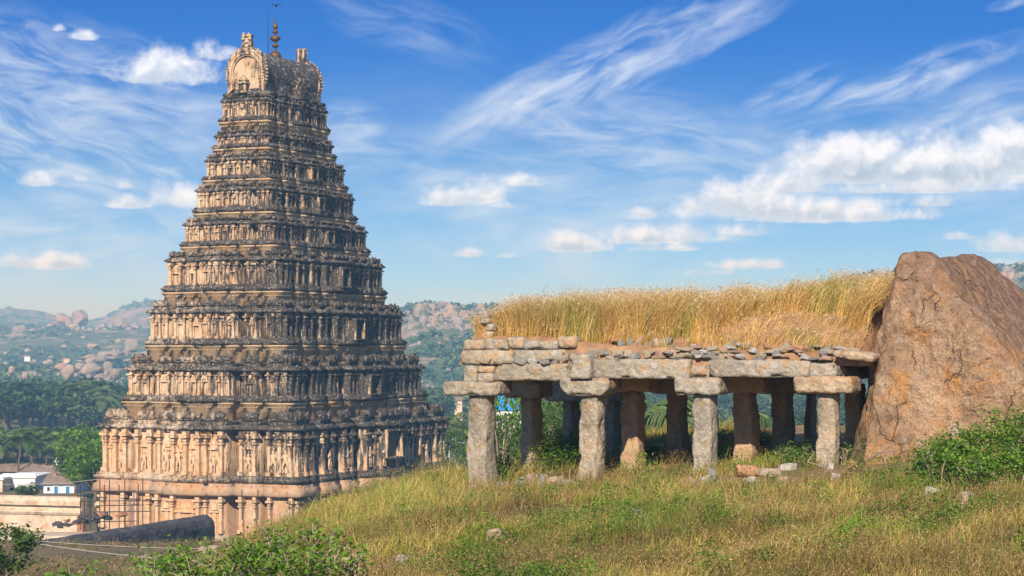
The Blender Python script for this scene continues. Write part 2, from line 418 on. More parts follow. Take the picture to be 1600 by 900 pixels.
M['gable'] = mat_tower('gable_plaster', [(.42, .31, .20), (.54, .42, .28), (.62, .50, .36)], BLACK, .29, .2, .3)
def flat(name, col, rough=.85, metal=0.0, var=.25, scale=6, bump=0, coord='Object'):
    m, t, b = material(name); P = coords(t, coord); n = t.noise(P, scale, 4, .6)
    lo = tuple(c * (1 - var) for c in col); hi = tuple(min(1, c * (1 + var)) for c in col)
    t.put(b.inputs['Base Color'], t.ramp(n, [(.3, lo), (.7, hi)]))
    b.inputs['Roughness'].default_value = rough; b.inputs['Metallic'].default_value = metal
    if bump: t.put(b.inputs['Normal'], t.bump(n, bump, .05))
    return m
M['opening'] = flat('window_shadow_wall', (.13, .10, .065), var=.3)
M['copper'] = flat('aged_copper', (.15, .075, .035), .5, .5, .4, 3)
M['iron'] = flat('dark_iron', (.05, .045, .045), .6, .5)
M['bluepipe'] = flat('blue_pole_paint', (.04, .10, .35), .5)
def mat_rock(name, cols, scale=1.0, bump=.8, stain=None, rnd=.0, warm=None, speck=.5, cracks_and_shade=0):
    m, t, b = material(name); P = coords(t)
    oi = t.new('ShaderNodeObjectInfo')
    n1 = t.noise(P, .9 * scale, 5, .6, .4); n2 = t.noise(P, 5 * scale, 5, .65); n3 = t.noise(P, 26 * scale, 4, .7)
    col = t.ramp(t.m('ADD', t.m('MULTIPLY', n1, .6), t.m('MULTIPLY', n2, .4)), [(.34, cols[0]), (.5, cols[1]), (.66, cols[2])])
    if warm: col = t.mix(t.m('MULTIPLY', t.ss(t.noise(P, 1.7 * scale, 4, .6, .6), .5, .66), .8), col, warm)
    if stain: col = t.mix(t.m('MULTIPLY', t.ss(t.noise(P, 2.4 * scale, 5, .7, .3), .56, .68), .7), col, stain)
    if cracks_and_shade:      # fractures
        wv_ = t.new('ShaderNodeVectorMath', operation='MULTIPLY_ADD'); t.l.new(t.noise(P, 1.1, 4, .6, 0, 1), wv_.inputs[0]); wv_.inputs[1].default_value = (1.1, 1.1, 1.1); t.l.new(P, wv_.inputs[2])
        crk = t.ss(t.vor(t.scale(wv_.outputs[0], (.8, .8, .45)), .75, 'DISTANCE_TO_EDGE'), 0.0, .011)
        crk = t.m('MAXIMUM', crk, t.ss(t.noise(P, .8, 3, .6), .44, .56))      # only some stretches have opened
        n2 = t.m('ADD', n2, t.m('MULTIPLY', t.m('SUBTRACT', crk, 1.0), .24))
    if cracks_and_shade:      # shade of the upper facet turned from the sun, painted into the colour
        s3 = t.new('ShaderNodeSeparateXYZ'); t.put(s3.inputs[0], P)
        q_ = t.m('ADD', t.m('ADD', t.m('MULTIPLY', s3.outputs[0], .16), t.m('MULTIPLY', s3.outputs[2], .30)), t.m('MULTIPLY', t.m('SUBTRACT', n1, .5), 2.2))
        facet_shade = t.ramp(n2, [(.3, (.14, .075, .055)), (.55, (.28, .165, .12)), (.75, (.42, .28, .21))])
        col = t.mix(t.m('MULTIPLY', t.ss(q_, -.1, .75), .78), col, facet_shade)
    sp = t.m('SUBTRACT', n3, .5); k = t.m('ADD', 1.0, t.m('MULTIPLY', sp, speck * 2.2))
    cr = t.new('ShaderNodeCombineColor'); [t.put(cr.inputs[i], k) for i in range(3)]
    col = t.mix(1.0, col, cr.outputs[0], 'MULTIPLY')
    if rnd:
        rr = t.ramp(oi.outputs['Random'], [(0, (.82, .9, 1.05)), (.25, (1.0, .95, .9)), (.5, (.7, .74, .8)), (.75, (1.15, .88, .68)), (1, (1.08, 1.04, .98))], 'CONSTANT')
        col = t.mix(rnd, col, t.mix(1.0, col, rr, 'MULTIPLY'))
    t.put(b.inputs['Base Color'], col)
    h = t.m('ADD', t.m('ADD', t.m('MULTIPLY', n2, 1.0), t.m('MULTIPLY', n3, .35)), t.m('MULTIPLY', t.vor(P, 7 * scale), .35))
    t.put(b.inputs['Normal'], t.bump(h, bump, .09 / scale)); return m
M['hewn'] = mat_rock('hewn_granite', [(.20, .165, .125), (.40, .34, .255), (.58, .51, .41)], 1.5, 1.2, (.56, .54, .51), .45, (.46, .29, .14), .75)
M['inner'] = mat_rock('inner_granite', [(.30, .19, .11), (.46, .31, .18), (.56, .42, .28)], 1.3, 1.0, (.20, .14, .10), .0, (.44, .25, .12))
M['rubble'] = mat_rock('rubble_granite', [(.34, .31, .28), (.48, .44, .39), (.62, .58, .52)], 2.2, .8, None, .9)
M['boulder'] = mat_rock(cracks_and_shade=1, name='red_boulder', cols= [(.24, .145, .085), (.48, .315, .19), (.68, .51, .34)], scale=.8, bump=1.8, stain=(.44, .40, .36), rnd=0, warm=(.54, .26, .085), speck=.7)
M['field_rock'] = mat_rock('field_rock', [(.30, .26, .22), (.44, .38, .32), (.58, .53, .47)], 1.5, .7, None, .5)
M['far_rock'] = mat_rock('distant_rock', [(.20, .165, .13), (.34, .28, .22), (.48, .40, .32)], .12, .9, (.14, .11, .09), .6)
def mat_leaf(name, a, b_, c, trans=.25, rnd=.35, rough=.55):
    m, t, b = material(name)
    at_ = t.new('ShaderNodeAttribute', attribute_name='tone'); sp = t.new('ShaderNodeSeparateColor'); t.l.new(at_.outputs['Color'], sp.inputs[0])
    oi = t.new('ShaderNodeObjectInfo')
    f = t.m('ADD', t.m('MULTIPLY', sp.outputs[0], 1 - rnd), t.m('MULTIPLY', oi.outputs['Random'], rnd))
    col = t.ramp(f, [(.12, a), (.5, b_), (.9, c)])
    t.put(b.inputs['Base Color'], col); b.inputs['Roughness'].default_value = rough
    tr = t.new('ShaderNodeBsdfTranslucent'); t.put(tr.inputs['Color'], t.mix(1.0, col, (1.1, 1.2, .5), 'MULTIPLY'))
    mx = t.new('ShaderNodeMixShader'); mx.inputs[0].default_value = trans
    out = t.n['Material Output']; t.l.new(b.outputs[0], mx.inputs[1]); t.l.new(tr.outputs[0], mx.inputs[2]); t.l.new(mx.outputs[0], out.inputs[0])
    return m
M['leaf_tree'] = mat_leaf('tree_leaves', (.030, .070, .015), (.075, .135, .028), (.15, .22, .05))
M['leaf_far'] = mat_leaf('distant_leaves', (.024, .055, .022), (.055, .105, .036), (.12, .17, .06), .15, .5)
M['leaf_bright'] = mat_leaf('bright_leaves', (.06, .13, .012), (.13, .26, .022), (.26, .40, .05), .35, .15)
M['leaf_palm'] = mat_leaf('palm_fronds', (.035, .08, .025), (.09, .15, .045), (.20, .26, .10), .2, .3, .4)
M['leaf_bush'] = mat_leaf('bush_leaves', (.030, .075, .012), (.070, .145, .025), (.14, .22, .06), .3, .2)
M['bark'] = flat('bark', (.13, .095, .07), .95, 0, .4, 4, .6)
M['twig'] = flat('dry_twig', (.34, .27, .20), .9, 0, .3, 8)
def mat_grass(name):
    m, t, b = material(name)
    at_ = t.new('ShaderNodeAttribute', attribute_name='tone'); t.put(b.inputs['Base Color'], at_.outputs['Color']); b.inputs['Roughness'].default_value = .6
    tr = t.new('ShaderNodeBsdfTranslucent'); t.put(tr.inputs['Color'], at_.outputs['Color'])
    mx = t.new('ShaderNodeMixShader'); mx.inputs[0].default_value = .3
    out = t.n['Material Output']; t.l.new(b.outputs[0], mx.inputs[1]); t.l.new(tr.outputs[0], mx.inputs[2]); t.l.new(mx.outputs[0], out.inputs[0])
    return m
M['grass'] = mat_grass('grass_blades')
def mat_ground():
    m, t, b = material('ground_soil'); P = coords(t)
    sx = t.new('ShaderNodeSeparateXYZ'); t.put(sx.inputs[0], P)
    ln = t.new('ShaderNodeVectorMath', operation='LENGTH'); t.l.new(P, ln.inputs[0]); d = ln.outputs['Value']
    n1 = t.noise(P, .35, 5, .6); n2 = t.noise(P, 2.5, 5, .65); n3 = t.noise(P, 18, 4, .7)
    soil = t.ramp(n2, [(.3, (.20, .115, .065)), (.5, (.29, .18, .10)), (.7, (.36, .25, .15))])
    near = t.mix(t.ss(t.m('ADD', n1, t.m('MULTIPLY', t.m('SUBTRACT', n3, .5), .5)), .45, .6), soil, (.16, .15, .045))
    v1 = t.noise(P, .03, 5, .6)
    valley = t.mix(t.ss(v1, .4, .6), (.06, .085, .03), (.17, .135, .075))
    f1 = t.noise(P, .012, 6, .65); f2_ = t.noise(P, .045, 5, .65); g_ = t.new('ShaderNodeNewGeometry')
    sn = t.new('ShaderNodeSeparateXYZ'); t.l.new(g_.outputs['Normal'], sn.inputs[0])
    green = t.mix(t.ss(f1, .42, .6), (.045, .085, .03), (.11, .14, .05))
    rocky = t.ramp(f2_, [(.3, (.16, .13, .10)), (.55, (.32, .24, .18)), (.75, (.44, .35, .27))])
    far = t.mix(t.ss(t.m('ADD', t.m('ADD', f2_, t.m('MULTIPLY', t.m('SUBTRACT', 1.0, sn.outputs[2]), 1.3)), t.m('MULTIPLY', t.ss(sx.outputs[2], -12, 30), .12)), .56, .72), green, rocky)
    col = t.mix(t.ss(d, 70, 120), near, valley); col = t.mix(t.ss(d, 560, 760), col, far)
    t.put(b.inputs['Base Color'], col)
    h = t.m('ADD', t.m('MULTIPLY', n2, .5), t.m('MULTIPLY', n3, .2)); t.put(b.inputs['Normal'], t.bump(h, .7, .12))
    return m
M['ground'] = mat_ground()
M['earth'] = flat('roof_earth', (.30, .175, .095), .95, 0, .35, 3, .8)

# ------------------------------------------------------------------ terrain, one sheet to the horizon
def build_terrain():
    rr = np.concatenate([np.geomspace(1.5, 90, 190), np.geomspace(92, 9200, 300)])
    azv = np.concatenate([np.linspace(-180, -24, 60, endpoint=False), np.linspace(-24, 24, 420), np.linspace(24, 180, 60, endpoint=False)[1:]])
    azr = np.radians(azv)
    X = rr[:, None] * np.sin(azr)[None, :]; Y = rr[:, None] * np.cos(azr)[None, :]
    Z = ground(X, Y); nr, na = X.shape
    V = np.stack([X, Y, Z], -1).reshape(-1, 3)
    i = np.arange(nr - 1)[:, None] * na; j = np.arange(na)[None, :]; j2 = (j + 1) % na
    Q = np.stack([i + j, i + j2, i + na + j2, i + na + j], -1).reshape(-1, 4)
    c0 = len(V); V = np.vstack([V, [[0, 0, gz(0, 0)]]])
    T = np.stack([np.full(na, c0), (np.arange(na) + 1) % na, np.arange(na)], -1)
    o = np_mesh('ground', V, [Q[:, ::-1], T[:, ::-1]], M['ground'], smooth=True)
    tag(o, 'sloping ground of dry earth and scrub reaching out to hazy hills', 'ground', kind='structure')
    return o
TER = build_terrain()
# haze: one closed box, the sky outside it
def build_haze():
    m = bpy.data.materials.new('haze'); m.use_nodes = True; t = NT(m.node_tree); t.n.clear()
    out = t.new('ShaderNodeOutputMaterial'); pv = t.new('ShaderNodeVolumePrincipled'); t.l.new(pv.outputs[0], out.inputs['Volume'])
    pv.inputs['Color'].default_value = (.31, .65, 1.0, 1); pv.inputs['Absorption Color'].default_value = (1, 1, 1, 1); pv.inputs['Density'].default_value = HAZE; pv.inputs['Anisotropy'].default_value = .0
    b = MB(); zlo, zhi = -60, 94; b.box((0, 0, (zlo + zhi) / 2), (18800, 18800, zhi - zlo))
    o = b.build('haze', m); tag(o, 'pale blue haze lying over the valley and the hills', 'haze', kind='stuff')
HAZE = .00052
build_haze()

# ------------------------------------------------------------------ the temple tower
TH = R(24.5); TZ = -18.0
TU = Vector((math.cos(TH), -math.sin(TH), 0)); TV = Vector((math.sin(TH), math.cos(TH), 0))
TCX = -23.5; TCY = 201.0
tower = empty('temple_tower', (TCX, TCY, TZ), -TH)
tag(tower, 'tall tapering carved stone gateway tower with stained ledges and a barrel roof', 'temple tower')
def bays(a, r, p, kind):
    """(s0, s1, depth) along one face, s in -1..1"""
    if kind == 'short': L = [(-1, -.74, 0), (-.74, -.64, -r), (-.64, -.46, .12), (-.46, -.35, -r), (-.35, -.15, p * .6), (-.15, .15, p)]
    elif kind == 'long': L = [(-1, -.81, 0), (-.81, -.72, -r), (-.72, -.57, .1), (-.57, -.48, -r), (-.48, -.35, .25), (-.35, -.27, -r), (-.27, -.13, p * .6), (-.13, .13, p)]
    elif kind == 'short_up': L = [(-1, -.68, 0), (-.68, -.53, -r), (-.53, -.24, p * .5), (-.24, .24, p)]
    else: L = [(-1, -.77, 0), (-.77, -.66, -r), (-.66, -.44, .1), (-.44, -.33, -r), (-.33, -.14, p * .5), (-.14, .14, p)]
    return L + [(-s1, -s0, d) for s0, s1, d in reversed(L[:-1])]
class Plan:
    """rectilinear outline of one storey, with its bays"""
    def __init__(s, a, b, cx, r, ps, pl, up):
        s.a, s.b, s.cx = a, b, cx; s.faces = []
        pts = []
        for fi in range(4):
            hl, hd = ((a, b), (b, a), (a, b), (b, a))[fi]
            kind = ('short', 'long')[fi % 2] + ('_up' if up else '')
            q = math.pi / 2 * fi; d_ = Vector((math.cos(q), math.sin(q))); n_ = Vector((math.sin(q), -math.cos(q)))
            bl = bays(hl, r, (ps, pl)[fi % 2], kind)
            for k, (s0, s1, dp) in enumerate(bl):
                A_ = d_ * (s0 * hl) + n_ * (hd + dp); B_ = d_ * (s1 * hl) + n_ * (hd + dp)
                w = (s1 - s0) * hl; rec = dp < 0
                s.faces.append((A_, B_, n_, w, rec, fi, k, len(bl)))
                pts += [(A_, w if rec else 99), (B_, w if rec else 99)]
        out = []
        for p, w in pts:
            if out and (out[-1][0] - p).length < 1e-4: continue
            out.append((p, w))
        if (out[0][0] - out[-1][0]).length < 1e-4: out.pop()
        s.pts = out
        s.seg()
    def seg(s, step=.55):
        P = [p for p, w in s.pts]; n = len(P); pos = []; off = []; cap = []
        wall_rec = []
        for i in range(n):
            p0, p1, p2 = P[i - 1], P[i], P[(i + 1) % n]
            e0 = (p1 - p0).normalized(); e1 = (p2 - p1).normalized()
            n0 = Vector((e0.y, -e0.x)); n1 = Vector((e1.y, -e1.x))
            w = min(s.pts[i - 1][1] if s.pts[i][1] == 99 else 99, 99); w = min([s.pts[j % n][1] for j in (i - 1, i, i + 1)])
            pos.append(p1); off.append(n0 + n1); cap.append(w * .42)
            L = (p2 - p1).length; k = max(1, int(L / step))
            for j in range(1, k):
                pos.append(p1.lerp(p2, j / k)); off.append(n1.copy()); cap.append(99 if L > 1.2 * step else w * .42)
        s.pos = np.array([v[:] for v in pos]); s.off = np.array([v[:] for v in off]); s.cap = np.array(cap)
    def ring(s, d, z, jit=.03, seed=0):
        m = s.off.copy(); dd = np.full(len(m), d)
        if d > 0: dd = np.minimum(dd, s.cap)
        x = s.pos[:, 0] + m[:, 0] * dd; y = s.pos[:, 1] + m[:, 1] * dd
        P = np.stack([x * 1.7, y * 1.7, np.full(len(x), z * 3.1)], -1)
        j = (fbm(P, 2, seed) - .5) * 2 * jit; jz = (fbm(P + 50, 2, seed) - .5) * 2 * jit * .6
        return np.stack([x + m[:, 0] * j, y + m[:, 1] * j, np.full(len(x), z) + jz], -1)
def sweep(plan, prof, name, mat, parent, cx, jit=.03, closed=True, seed=0):
    """mouldings: prof = [(outward offset, world z), ...] swept round the plan"""
    rings = [plan.ring(o, z - TZ, jit, seed) for o, z in prof]
    n = len(rings[0]); V = np.vstack(rings); V[:, 0] += cx[0]; V[:, 1] += cx[1]
    i = np.arange(n); j = (i + 1) % n; Fq = []
    K = len(rings)
    for k in range(K if closed else K - 1):
        a = k * n; b = ((k + 1) % K) * n
        Fq.append(np.stack([a + i, a + j, b + j, b + i], -1))
    return np_mesh(name, V, Fq, mat, parent=parent)
def face_frame(fc, cx):
    A_, B_, n_, w, rec, fi, k, nb = fc
    o = Vector((A_.x + cx[0], A_.y + cx[1], 0)); t_ = Vector(((B_ - A_).normalized().x, (B_ - A_).normalized().y, 0)); n3 = Vector((n_.x, n_.y, 0))
    return o, t_, n3, math.atan2(t_.y, t_.x), w
def bx(mb, o, t_, n3, rz, s, z, out, sx, sz, dp, taper=1):
    c = o + t_ * s + n3 * (out + dp / 2 - .02); mb.box((c.x, c.y, z + sz / 2), (sx, dp + .04, sz), rz, taper)
def carved_bays(plan, cx, z0, z1, parent, seed, rich=1.0):
    """pilasters, little shrines and their capitals on every bay of a wall: relief of the wall itself"""
    rg = random.Random(seed); mb = MB(); h = z1 - z0; zb = z0 - TZ
    pw = .11 * h ** .6 * 1.35
    for fc in plan.faces:
        o, t_, n3, rz, w = face_frame(fc, cx)
        if fc[4]:
            if w > .6:
                bx(mb, o, t_, n3, rz, w / 2, zb, .0, w * .22, h * .98, .16)
                bx(mb, o, t_, n3, rz, w / 2, zb + h * .8, .0, w * .4, h * .07, .22)
            continue
        fi, k, nb = fc[5:8]; mid = (k == nb // 2)
        n = max(1, int(round(w / ((.62 if rich else .95) * h ** .75)))); win = mid and fi % 2 == 1
        xs = [w * i / n for i in range(n + 1)]
        for i, s_ in enumerate(xs):
            s_ = min(max(s_, pw * .75), w - pw * .75)
            if win and abs(s_ - w / 2) < .45 * w: continue
            q = pw * rg.uniform(.85, 1.2); d = (.13 + .05 * rg.random()) * h ** .7
            bx(mb, o, t_, n3, rz, s_, zb, 0, q * 1.7, h * .09, d * 1.4)
            bx(mb, o, t_, n3, rz, s_, zb + h * .09, 0, q, h * .66, d)
            bx(mb, o, t_, n3, rz, s_, zb + h * .70, 0, q * 1.45, h * .045, d * 1.35)
            bx(mb, o, t_, n3, rz, s_, zb + h * .765, 0, q * 1.2, h * .06, d * 1.2)
            bx(mb, o, t_, n3, rz, s_, zb + h * .845, 0, q * 2.2, h * .06, d * 1.7)
            bx(mb, o, t_, n3, rz, s_, zb + h * .91, 0, q * 1.3, h * .085, d * 1.2)
        for i in range(n):
            c = (xs[i] + xs[i + 1]) / 2; g = w / n - pw * 1.5
            if g < .2 or (win and abs(c - w / 2) < .45 * w): continue
            ty = rg.random()
            if not rich and ty < .6: continue
            if ty < .72:        # little shrine in relief
                k_ = g * .78; hh = h * rg.uniform(.50, .62)
                for sx_ in (-.36, .36): bx(mb, o, t_, n3, rz, c + sx_ * k_, zb + h * .03, 0, k_ * .17, hh, .13)
                bx(mb, o, t_, n3, rz, c, zb + hh, 0, k_ * 1.12, h * .05, .24)
                bx(mb, o, t_, n3, rz, c, zb + hh + h * .05, 0, k_ * .8, h * .07, .18)
                bx(mb, o, t_, n3, rz, c, zb + hh + h * .12, 0, k_ * .95, h * .035, .22)
                bx(mb, o, t_, n3, rz, c, zb + hh + h * .155, 0, k_ * .62, h * .10, .17, .6)
                if rg.random() < .6: bx(mb, o, t_, n3, rz, c, zb + h * .05, 0, k_ * .26, hh * .7, .10, .6)
            else:
                bx(mb, o, t_, n3, rz, c, zb, 0, g * .3, h * .55, .12, .7)
                bx(mb, o, t_, n3, rz, c, zb + h * .55, 0, g * .6, h * .05, .2)
                bx(mb, o, t_, n3, rz, c, zb + h * .62, 0, g * .4, h * .16, .15, .5)
        # ornament row under the cornice
        m_ = max(2, int(w / .34))
        for i in range(m_):
            bx(mb, o, t_, n3, rz, (i + .5) * w / m_, z1 - TZ - .12, 0, w / m_ * .55, .13, .24)
    return mb.build('wall_carvings', M['carve'], parent)
def arch_knob(mb, o, t_, n3, rz, s, z, out, wd, ht, dp, n=9):
    """horseshoe gablet: a small solid arch standing proud of a roof moulding"""
    c = o + t_ * s + n3 * out; P = []
    prof = [(-.42, 0), (-.52, .3), (-.42, .66), (-.18, .92), (0, 1.08), (.18, .92), (.42, .66), (.52, .3), (.42, 0)]
    for d in (0, dp):
        for u_, v_ in prof: q = c + t_ * (u_ * wd) + n3 * d; P.append((q.x, q.y, z + v_ * ht))
    n = len(prof); fs = [tuple(range(n, 2 * n)), tuple(reversed(range(n)))]
    for i in range(n): j = (i + 1) % n; fs.append((i, i + n, j + n, j)[::-1])
    mb.add(P, fs)
def parapet_shrines(plan, cx, z0, z1, parent, seed, back):
    """row of small barrel-roofed shrines above a cornice, one over each bay"""
    rg = random.Random(seed); mb = MB(); H_ = z1 - z0; zb = z0 - TZ - .02
    for fc in plan.faces:
        o, t_, n3, rz, w = face_frame(fc, cx)
        if fc[4]:
            bx(mb, o, t_, n3, rz, w / 2, zb, -back * .5, w * 1.0, H_ * .55, back * .6)
            arch_knob(mb, o, t_, n3, rz, w / 2, zb + H_ * .2, -back * .1, w * .6, H_ * .5, .2)
            continue
        fi, k, nb = fc[5:8]; corner = k in (0, nb - 1); ww = w * (.92 if not corner else .86); c = w / 2
        dp = back
        bx(mb, o, t_, n3, rz, c, zb, -dp + .05, ww, H_ * .40, dp)
        bx(mb, o, t_, n3, rz, c, zb + H_ * .34, -dp - .05, ww * 1.08, H_ * .09, dp + .26)
        # rounded roof: swept half barrel
        prof = [(0.0, .0), (.16, .10), (.20, .28), (.12, .50), (-.10, .66), (-.5 * dp, .74), (-dp, .70)]
        N_ = 5; P = []; zt = zb + H_ * .43; hh = H_ * (.62 if not corner else .72); x0 = c - ww * .5
        for i in range(N_ + 1):
            sx_ = x0 + ww * i / N_; e = 1 - .22 * abs(2 * i / N_ - 1) ** 3
            for pr, pz in prof:
                q = o + t_ * sx_ + n3 * (pr * e); P.append((q.x, q.y, zt + pz * hh * e * rg.uniform(.93, 1.07)))
        K = len(prof); fs = []
        for i in range(N_):
            for j in range(K - 1): fs.append((i * K + j, (i + 1) * K + j, (i + 1) * K + j + 1, i * K + j + 1))
        fs.append(tuple(reversed(range(K)))); fs.append(tuple(range(N_ * K, N_ * K + K)))
        mb.add(P, fs)
        m_ = max(1, int(round(ww / (H_ * 1.0))))
        for i in range(m_):
            arch_knob(mb, o, t_, n3, rz, c - ww / 2 + ww * (i + .5) / m_, zt - .02, .16, H_ * rg.uniform(.38, .5), H_ * rg.uniform(.42, .55), .14)
        for i in range(int(ww / .42)):       # finials and broken bits on the roof line
            if rg.random() < .55:
                s_ = c - ww / 2 + ww * rg.random(); q = o + t_ * s_ + n3 * (-.28)
                mb.box((q.x, q.y, zt + hh * .72), (rg.uniform(.10, .26), .2, rg.uniform(.15, .4)), rz, .5)
    return mb.build('parapet', M['parapet'], parent)
def dentils(plan, cx, z, out, parent, size, gap, mat, name):
    mb = MB()
    for fc in plan.faces:
        if fc[4]: continue
        o, t_, n3, rz, w = face_frame(fc, cx); m_ = max(2, int(w / gap))
        for i in range(m_): bx(mb, o, t_, n3, rz, (i + .5) * w / m_, z - TZ, out - .06, size, size, .14)
    return mb.build(name, mat, parent)
def knobs(plan, cx, z, out, parent, seed, size):
    """horseshoe gablets on a moulding, unevenly kept"""
    rg = random.Random(seed); mb = MB()
    for fc in plan.faces:
        if fc[4]: continue
        o, t_, n3, rz, w = face_frame(fc, cx); m_ = max(1, int(w / (size * 2.3)))
        for i in range(m_):
            if rg.random() < .8: arch_knob(mb, o, t_, n3, rz, (i + .5) * w / m_, z - TZ, out - .05, size * rg.uniform(.8, 1.2), size * rg.uniform(.9, 1.35), .14)
    return mb.build('gablets', M['parapet'], parent)
#        a      b      cx     ledge0  ledge1  wall1   cor1    par1   frieze1 overhang
TIERS = [(11.04, 15.99, -23.12, -12.25, -11.45, -7.35, -6.80, -5.40, -4.80, .55),
         (9.34, 13.71, -23.35, -4.85, -4.10, -1.90, -1.35, -.20, .60, .50),
         (7.78, 12.10, -23.37, .55, 1.30, 3.62, 4.15, 5.00, 5.75, .45),
         (6.59, 10.52, -23.60, 5.75, 6.50, 8.67, 9.10, 9.80, 10.20, .40),
         (5.20, 9.42, -23.60, 10.15, 10.80, 12.23, 12.65, 13.15, 13.50, .34),
         (4.34, 8.36, -23.68, 13.50, 14.15, 15.58, 16.02, 16.50, 16.78, .30),
         (3.69, 7.63, -23.72, 16.75, 17.25, 18.57, 18.98, 19.40, 19.90, .28),
         (3.05, 6.59, -23.86, 19.88, 20.42, 21.02, 21.42, 21.85, 22.62, .26),
         (2.66, 6.01, -23.88, 22.60, 23.12, 24.52, 24.98, 25.20, 25.52, .24)]
ORD = ['first', 'second', 'third', 'fourth', 'fifth', 'sixth', 'seventh', 'eighth', 'ninth']
CARVED_FIGS = []
for ti, (a, b, cxw, l0, l1, w1, c1, p1, f1, ov) in enumerate(TIERS):
    dx = cxw - TCX; cx = (dx * TU.x, dx * TV.x)
    up = ti >= 4
    r_ = 1.9 * (a / 11.04) ** .5 if not up else .85 * (a / 5.2) ** .6
    ps = 1.7 * (a / 11.04) ** 1.1; pl = 1.6 * (a / 11.04) ** .9
    plan = Plan(a - ov, b - ov, cxw, r_, ps, pl, up)
    jt = .075 if ti < 4 else .05
    # wall is the storey itself; everything else on it is a sub-part
    core = sweep(plan, [(-.02, l1 - .15), (0, l1), (0, w1 + .05), (-.3, w1 + .1)], 'storey', M['wall'], tower, cx, .012, False, ti)
    lo = ov + .22
    hL = l1 - l0
    LG = sweep(plan, [(-.6, l0 - .05), (lo * .45, l0), (lo * .75, l0 + hL * .18), (lo, l0 + hL * .38), (lo * 1.02, l0 + hL * .62), (lo * .72, l0 + hL * .74), (lo * .80, l0 + hL * .82), (lo * .55, l0 + hL), (-.6, l1 + .02)],
          'ledge', M['ledge'], core, cx, jt, True, ti + 20)
    hC = c1 - w1
    CN = sweep(plan, [(-.5, w1 - .02), (ov * .35, w1), (ov * .55, w1 + hC * .18), (ov * 1.05, w1 + hC * .30), (ov * 1.12, w1 + hC * .5), (ov * .8, w1 + hC * .68), (ov * .75, w1 + hC * .84), (ov * .3, c1), (-.6, c1 + .01)],
          'cornice', M['ledge'], core, cx, jt, True, ti + 40)
    join_into(core, carved_bays(plan, cx, l1, w1, core, 100 + ti))
    D1 = dentils(plan, cx, w1 - .07 + hC * .12, ov * .5, core, .11 if ti < 4 else .08, .3 if ti < 4 else .22, M['ledge'], 'cornice_dentils')
    D3 = knobs(plan, cx, w1 + hC * .2, ov * 1.0, core, 300 + ti, hC * .9)
    D4 = knobs(plan, cx, l0 + hL * .3, lo * .95, core, 400 + ti, hL * .6)
    D2 = dentils(plan, cx, l0 + hL * .62, lo * .8, core, .16 if ti < 4 else .11, .5 if ti < 4 else .36, M['ledge'], 'ledge_dentils')
    join_into(CN, D1, D3); join_into(LG, D2, D4)
    PP_ = parapet_shrines(plan, cx, c1, p1, core, 200 + ti, .55 if ti < 4 else .3)
    join_into(PP_, sweep(plan, [(-.9, c1 - .03), (-.04, c1 - .02), (-.05, c1 + (p1 - c1) * .3), (-.9, c1 + (p1 - c1) * .32)], 'band', M['parapet'], core, cx, .03, True, ti + 80))
    # frieze: neck between this storey's parapet and the next ledge
    if ti < 8:
        a2, b2, cx2, *_r = TIERS[ti + 1]; d2 = cx2 - TCX; cn = (d2 * TU.x, d2 * TV.x)
        r2 = .6 * (a2 / 11.04) ** .4
        pn = Plan(a2 - .02, b2 - .02, cx2, r2, 1.3 * (a2 / 11) ** 1.1, 1.0 * (a2 / 11) ** .9, ti + 1 >= 4)
        FZ = sweep(pn, [(-.8, c1 - .2), (-.02, c1 - .1), (-.02, f1 - .3), (.10, f1 - .28), (.10, f1 - .12), (.2, f1 - .1), (.2, f1 + .05)], 'frieze', M['frieze'], core, cn, .015, False, ti + 60)
        join_into(FZ, dentils(pn, cn, f1 - .42, .02, core, .10, .26, M['frieze'], 'frieze_dentils'))
        # roof surface hidden behind the parapet
        top = MB(); top.box((cx[0], cx[1], c1 - TZ - .35), (2 * (a - ov) - .5, 2 * (b - ov) - .5, .5)); top.build('terrace', M['ledge'], core)
    # doorway-like opening in the middle of the two long sides
    for sgn in (1, -1):
        mid = [f for f in plan.faces if f[5] == (1 if sgn > 0 else 3) and f[6] == f[7] // 2][0]
        o, t_, n3, rz, w = face_frame(mid, cx); zb = l1 - TZ; h = w1 - l1
        ww = min((3.0, 1.9, 1.6, 1.4, 1.1, .9, .8, .6, .6)[ti], w * .76); hh = h * (.80 if ti else .62); z0 = zb + (0 if ti else h * .28)
        if ti > 6: continue
        fr = MB(); jw = .14 if ti < 4 else .1; dp = .75 if ti < 4 else .5
        for e in (-1, 1): bx(fr, o, t_, n3, rz, w / 2 + e * (ww / 2 + jw / 2), z0, 0, jw, hh, dp)
        bx(fr, o, t_, n3, rz, w / 2, z0 + hh, 0, ww + jw * 2.6, jw * 1.3, dp + .06)
        bx(fr, o, t_, n3, rz, w / 2, z0 - .1, 0, ww + jw * 3, .12, dp + .1)
        wn = fr.build('window_frame', M['wall'], core)
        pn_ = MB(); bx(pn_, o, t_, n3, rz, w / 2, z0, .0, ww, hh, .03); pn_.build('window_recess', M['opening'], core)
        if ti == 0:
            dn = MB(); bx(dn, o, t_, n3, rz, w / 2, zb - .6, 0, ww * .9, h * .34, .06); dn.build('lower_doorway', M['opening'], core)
    core['label'] = '%s storey of the tower with pilastered wall and dark ledges' % ORD[ti]
    if ti == 0: PLAN0, CX0 = plan, cx

